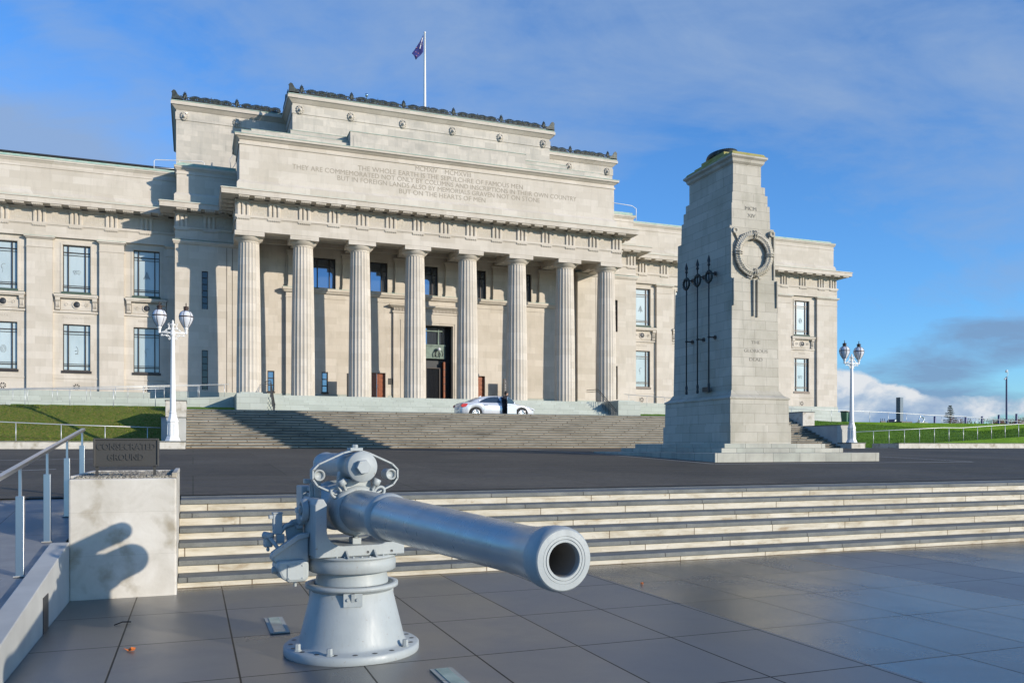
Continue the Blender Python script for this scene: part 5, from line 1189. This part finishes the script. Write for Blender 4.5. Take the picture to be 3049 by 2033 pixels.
# ================================================================ sign pylons
def pylon(u,v,lab,face):
    root=empty('information_pylon',(u,v,5.0),0,lab,'sign board','information pylons in the portico')
    b=MB(); b.box(u-.36,u+.36,v,v+.12,5.0,6.84); p=b.build('panel','dark',root,bevel=.005)
    lm='flagwhite'; y=v-.003
    text('Nau mai Haere mai',.1,Vector((u+.02,y,6.66)),FRONT,lm,'heading',root,width=.50,height=.07,depth=.001)
    text('Welcome',.1,Vector((u-.08,y,6.54)),FRONT,lm,'heading',root,width=.30,height=.06,depth=.001)
    b=MB(); rnd=random.Random(4)
    for cx in (-.24,.06):
        for k in range(11):
            if k in (3,8): continue
            w=.09+.10*rnd.random(); b.box(u+cx,u+cx+w,y-.001,y,6.40-k*.045,6.412-k*.045)
    b.build('small_print',lm,root)
    b=MB()
    for k in range(3): b.prism([(u-.12+k*.12,5.1),(u-.08+k*.12,5.1),(u-.02+k*.12,5.45),(u-.06+k*.12,5.45)],'y',y-.001,y)
    b.build('white_emblem',lm,root)
pylon(22.65,60.4,'dark grey information pylon behind the sixth column','f')
pylon(10.6,59.9,'dark grey information pylon partly hidden behind the third column','f')

# ================================================================ background right
def px(a,d): # direction a (image tangent) and depth -> world u,v
    th=R(20.84); r=a*d; return r*math.cos(th)+d*math.sin(th), -r*math.sin(th)+d*math.cos(th)
def fx(x): return (x-1524.5)/2495
# bin
u,v=px(fx(2521),66); b=MB(); z=ZT
b.taper(u-.3,u+.3,v-.33,v+.33,z+1.0,z+.1,.05,.05); bn=b.build('wheelie_bin','bin'); tag(bn,'green wheelie bin with blue lid beyond the right lawn','bin')
b=MB(); b.box(u-.33,u+.33,v-.37,v+.35,z+1.0,z+1.08); b.box(u-.25,u+.25,v-.42,v-.36,z+.98,z+1.04); b.build('lid','binlid',bn)
u,v=px(fx(2678.5),64); b=MB(); b.box(u-.14,u+.16,v-.2,v+.2,ZT,1.607+147*64/2495); sl=b.build('slab_sculpture','slate'); tag(sl,'tall thin blue grey slab sculpture beyond the right lawn','sculpture')
b=MB(); b.box(u-.2,u+.85,v-.4,v+.4,ZT,1.607+75.5*64/2495); b.build('plinth','dark',sl)
u,v=px(fx(2743.5),66); b=MB(); zc=1.607+(1330-1248.5)*66/2495; Rr=.24
b.tube([(u+Rr*math.cos(a),v,zc+Rr*math.sin(a)) for a in [2*PI*k/32 for k in range(32)]],.045,8,closed=True)
b.tube([(u-.36,v,zc-.25),(u-.30,v-.02,zc+.02),(u-.1,v-.02,zc+.26),(u+.12,v,zc+.25),(u+.30,v,zc-.05),(u+.38,v,zc-.25)],.04,8)
rs=b.build('ring_sculpture','chrome'); tag(rs,'small shiny metal ring sculpture beyond the right lawn','sculpture')
b=MB(); b.box(u-.4,u+.45,v-.2,v+.2,ZT,zc-.22); b.build('plinth','conc2',rs)
for k,(x,y) in enumerate(((2783,1239),(2875,1241),(2924,1239),(2974,1234.5),(3026.5,1231.5))):
    d=74; u,v=px(fx(x),d); zt=1.607+(1330-y)*d/2495; b=MB(); b.lathe([(.09,ZT),(.09,zt-.03),(.07,zt)],12,(u,v,0)); o=b.build('bollard','blue'); tag(o,('dark blue bollard left of the pine tree','dark blue bollard just right of the pine tree','dark blue bollard fourth in the row from the right','dark blue bollard just left of the camera pole','rightmost dark blue bollard by the camera pole')[k] if k!=2 else 'dark blue bollard in the middle of the row','bollard','dark blue bollards beyond the right lawn')
d=70; u,v=px(fx(2997),d); zt=1.607+(1330-1122)*d/2495
b=MB(); b.lathe([(.08,ZT),(.065,zt)],12,(u,v,0)); cp_=b.build('camera_pole','blue'); tag(cp_,'tall dark blue pole carrying two security cameras','camera pole')
b=MB(); b.tube([(u+.03,v,zt),(u+.14,v,zt+.15),(u+.17,v,zt+.4),(u+.10,v,zt+.58),(u,v,zt+.58)],.02,6); b.lathe([(.075,zt+.56),(.075,zt+.42),(.09,zt+.42)],12,(u-.02,v,0)); b.ball((u-.02,v,zt+.42),.075,10,6); b.build('dome_camera','white',cp_)
b=MB(); b.bar((u-.05,v,zt-.08),(u-.38,v-.1,zt-.22),.06,.07); b.bar((u,v,zt-.02),(u-.1,v,zt-.1),.03,.03); b.build('box_camera','steel2',cp_)
# small planter and bench objects
u,v=px(fx(2629),66); z=1.607+(1330-1254)*66/2495
b=MB(); 
for x in (-.18,0,.2): b.tube([(u+x,v,z-.6),(u+x-.03,v,z+.1),(u+x-.05,v,z+.22)],.02,5)
b.box(u-.25,u+.25,v-.05,v+.05,z-.1,z+.02); o=b.build('bicycle_rack','dark'); tag(o,'small dark metal rack beyond the right lawn','rack')
u,v=px(fx(2660),70); z=1.607+(1330-1253)*70/2495
b=MB(); b.prism([(u-.35,z-.5),(u-.35,z),(u-.15,z+.14),(u+.15,z+.14),(u+.3,z),(u+.3,z-.5)],'y',v-.4,v+.4); o=b.build('distant_car','blue',None,bevel=.04); tag(o,'roof of a dark blue car beyond the right lawn','car')
b=MB(); b.prism([(u-.28,z-.02),(u-.14,z+.10),(u-.02,z+.10),(u-.02,z-.02)],'y',v-.41,v-.40); b.build('window','chrome',o)
# Norfolk pine
rnd=random.Random(11)
u,v=px(fx(2829),300); k_=300/2495
zt=1.607+(1330-1209)*k_; zb=3.0
T_=empty('pine_tree',(u,v,zb),0,'dark tiered pine tree rising above the right skyline','tree')
b=MB(); b.lathe([(.35,zb),(.2,zt-4),(.04,zt)],8,(u,v,0)); b.build('trunk','bark',T_)
b=MB(); z=zt-.25; w=.35
while z>zb+2:
    w=min(2.5,.35+(zt-z)*.38) if zt-z<5 else 2.1+.5*rnd.random()
    for q in range(7):
        a=rnd.random()*2*PI
        for j in range(9):
            t=(j+1)/9; cx,cy=u+w*t*math.cos(a),v+w*t*math.sin(a); cz=z+.28*t*t-.03
            for _ in range(3): 
                s=.16+.08*rnd.random(); dx,dy,dz=[rnd.uniform(-.13,.13) for _ in range(3)]
                b.add([(cx+dx-s,cy+dy,cz+dz),(cx+dx+s,cy+dy+.08,cz+dz+.03),(cx+dx,cy+dy,cz+dz+s*.9)],[(0,1,2)])
    z-=.62
b.build('crown','pine',T_)
def shrub(x0,x1,ytop,d,m,lab,n=900,seed=1,name='distant_shrub'):
    rnd=random.Random(seed); uc,vc=px(fx((x0+x1)/2),d); hw=(x1-x0)/2*d/2495; zt=1.607+(1330-ytop)*d/2495; zb=3.0
    root=empty(name,(uc,vc,zb),0,lab,'shrub','shrubs on the right skyline')
    b=MB(); 
    for q in range(9):
        a=rnd.uniform(-1,1); b.tube([(uc,vc,zb),(uc+hw*.4*a,vc,zb+(zt-zb)*.5),(uc+hw*a,vc+rnd.uniform(-1,1),zb+(zt-zb)*(1-.35*a*a)*rnd.uniform(.8,.95))],[.12,.07,.02],5)
    b.build('trunk','bark',root)
    b=MB()
    for q in range(n):
        a=rnd.uniform(-1,1); h=rnd.random()**.6; top=(1-.55*a*a)*(.85+.15*math.sin(a*9+seed)); z=zb+(zt-zb)*top*h; s=rnd.uniform(.10,.3); x=uc+hw*a; y=vc+rnd.uniform(-1.5,1.5); r1,r2=rnd.uniform(-s,s),rnd.uniform(-s,s)
        if m=='twigs': b.add([(x,y,z),(x+r1*1.6,y,z+s*1.3),(x+r1*1.6+.03,y,z+s*1.3)],[(0,1,2)]); b.add([(x-s*.2,y,z-.1),(x+s*.2,y,z-.1),(x+r2,y,z+s*.5)],[(0,1,2)])
        else: b.add([(x-s,y,z+r1*.5),(x+s*.6,y+.1,z+r2*.5),(x+r1,y,z+s)],[(0,1,2)])
    b.build('crown',m,root)
shrub(2826,2870,1239,160,'twigs','reddish bare shrub just right of the pine tree',1600,1)
shrub(2855,2905,1246,170,'shrub','low dark shrub between pine tree and bollards',900,2)
shrub(2905,2945,1244,165,'shrub','sparse dark shrub in the middle of the skyline gap',500,3)
shrub(2940,3000,1241,150,'twigs','reddish bare shrub left of the camera pole',2200,4)
shrub(2960,3010,1246,158,'shrub','dark shrub behind the camera pole',1300,5)
shrub(3005,3060,1238,150,'twigs','reddish bare shrub at the right edge of the picture',2200,6)
shrub(3010,3070,1244,158,'shrub','dark shrub at the right edge of the picture',1400,7)

# ================================================================ LIGHT, SKY, CAMERA
AZ,EL=R(38.5),R(14.5)
sd=Vector((math.sin(AZ)*math.cos(EL),-math.cos(AZ)*math.cos(EL),math.sin(EL)))
sl=bpy.data.lights.new('sun','SUN'); sl.energy=5.0; sl.angle=R(.55); sl.color=(1.,.90,.76); so=bpy.data.objects.new('sun',sl); COL.objects.link(so); so.rotation_euler=sd.to_track_quat('Z','Y').to_euler(); so.location=(60,-60,40)
W=bpy.data.worlds.new('World'); S.world=W; W.use_nodes=True; nt=W.node_tree; nt.nodes.clear()
out=N(nt,'ShaderNodeOutputWorld'); bg=N(nt,'ShaderNodeBackground'); bg.inputs['Strength'].default_value=.08
SKYMUL=(1.35,2.15,2.95); VEIL=(3.5,5.2,8.3)
sky=N(nt,'ShaderNodeTexSky'); sky.sky_type='NISHITA'; sky.sun_disc=False; sky.sun_elevation=EL; sky.sun_rotation=math.atan2(sd.x,sd.y); sky.air_density=1.; sky.dust_density=.3; sky.ozone_density=3.5
tc=N(nt,'ShaderNodeTexCoord')
def wmap(scale,loc=(0,0,0),rot=(0,0,0)):
    m=N(nt,'ShaderNodeMapping'); m.inputs['Scale'].default_value=scale; m.inputs['Location'].default_value=loc; m.inputs['Rotation'].default_value=rot; L(nt,tc.outputs['Generated'],m.inputs[0]); return m.outputs[0]
# clouds are laid out by compass direction: rot turns the axes to face the museum, a = sideways slope, e = upward slope
rm=wmap((1,1,1),(0,0,0),(0,0,R(20.84))); s3=N(nt,'ShaderNodeSeparateXYZ'); L(nt,rm,s3.inputs[0])
def MA(op,a,b,c=None):
    n=N(nt,'ShaderNodeMath',operation=op)
    for i,v in enumerate((a,b,c)):
        if v is None: continue
        if hasattr(v,'links'): L(nt,v,n.inputs[i])
        else: n.inputs[i].default_value=v
    return n.outputs[0]
dd=MA('MAXIMUM',s3.outputs[1],.12); A_=MA('DIVIDE',s3.outputs[0],dd); E_=MA('DIVIDE',s3.outputs[2],dd)
cc=N(nt,'ShaderNodeCombineXYZ'); L(nt,A_,cc.inputs[0]); L(nt,E_,cc.inputs[1])
def cmap(scale,rot=0,loc=(0,0,0)): m=N(nt,'ShaderNodeMapping'); m.inputs['Scale'].default_value=scale; m.inputs['Rotation'].default_value=(0,0,R(rot)); m.inputs['Location'].default_value=loc; L(nt,cc.outputs[0],m.inputs[0]); return m.outputs[0]
def blob(x,y,rx,ry,rot=0):
    a0,e0=(x-1524.5)/2495,(1330-y)/2495; rx/=2495; ry/=2495; t=R(rot)
    da=MA('SUBTRACT',A_,a0); de=MA('SUBTRACT',E_,e0)
    p=MA('DIVIDE',MA('ADD',MA('MULTIPLY',da,math.cos(t)),MA('MULTIPLY',de,math.sin(t))),rx); q=MA('DIVIDE',MA('SUBTRACT',MA('MULTIPLY',de,math.cos(t)),MA('MULTIPLY',da,math.sin(t))),ry)
    r2=MA('ADD',MA('MULTIPLY',p,p),MA('MULTIPLY',q,q)); return MA('DIVIDE',1.,MA('ADD',1.,MA('MULTIPLY',r2,r2)))
n1=noise(nt,cmap((2.0,4.2,1),18,(.3,.2,0)),1.3,8,.60,.6); n2=noise(nt,cmap((5,11,1),16,(3,1,0)),1.5,7,.62,.4)
V=MA('ADD',MA('MULTIPLY',blob(2450,130,900,330,-14),.50),MA('MULTIPLY',blob(1350,230,560,300,-22),.42))
V=MA('ADD',V,MA('MULTIPLY',blob(160,560,420,240,-16),1.05)); V=MA('ADD',V,MA('MULTIPLY',blob(330,150,330,70,-30),.28)); V=MA('ADD',V,MA('MULTIPLY',blob(2980,820,420,60,12),.22))
V=MA('ADD',V,MA('MULTIPLY',blob(2100,620,300,200),-.30))
f=MA('ADD',MA('MULTIPLY',MA('SUBTRACT',n1,.5),1.9),MA('MULTIPLY',MA('SUBTRACT',n2,.5),.8)); veil=ramp(nt,MA('ADD',V,f),[(.02,(0,0,0)),(.35,(.42,.42,.42)),(.85,(.92,.92,.92))])
skyc=mix(nt,1.,sky.outputs[0],SKYMUL,'MULTIPLY')
c1=mix(nt,veil,skyc,VEIL)
# cumulus bank low on the right and grey-blue streaks above it
n3=noise(nt,cmap((1,1.7,1),0,(.3,.1,0)),8.5,8,.6,.25)
cu=MA('ADD',blob(2560,1225,230,105,-14),MA('MULTIPLY',blob(2950,1215,330,55,0),.62)); cu=MA('ADD',cu,MA('MULTIPLY',MA('SUBTRACT',n3,.5),1.1)); cmask=ramp(nt,cu,[(.50,(0,0,0)),(.62,(1,1,1))])
n4=noise(nt,cmap((1,1.7,1),0,(.31,.13,0)),9.,7,.6,.2); ccol=ramp(nt,n4,[(.36,(3.2,4.8,7.4)),(.48,(5.6,7.0,8.8)),(.58,(9.5,9.9,10.4))])
n5=noise(nt,cmap((2.2,9,1),-10,(.7,.2,0)),2.2,7,.62,.3); gs=MA('ADD',MA('MULTIPLY',blob(2920,1030,420,95,10),.8),MA('MULTIPLY',blob(2800,1200,430,60,0),.75)); gs=MA('ADD',gs,MA('MULTIPLY',MA('SUBTRACT',n5,.5),1.3)); m5=ramp(nt,gs,[(.45,(0,0,0)),(.85,(.85,.85,.85))])
c2=mix(nt,m5,c1,(2.5,4.1,6.7)); c3=mix(nt,cmask,c2,ccol)
L(nt,c3,bg.inputs['Color']); L(nt,bg.outputs[0],out.inputs[0])
cam=bpy.data.cameras.new('camera'); co=bpy.data.objects.new('camera',cam); COL.objects.link(co); S.camera=co
co.location=(0,0,EYE); co.rotation_euler=(PI/2,0,R(-20.84)); cam.sensor_width=36; cam.lens=2495/3049*36; cam.shift_y=.1028; cam.clip_start=.05; cam.clip_end=6000
S.view_settings.view_transform='Standard'; S.view_settings.look='None'; S.view_settings.gamma=1; S.view_settings.exposure=0
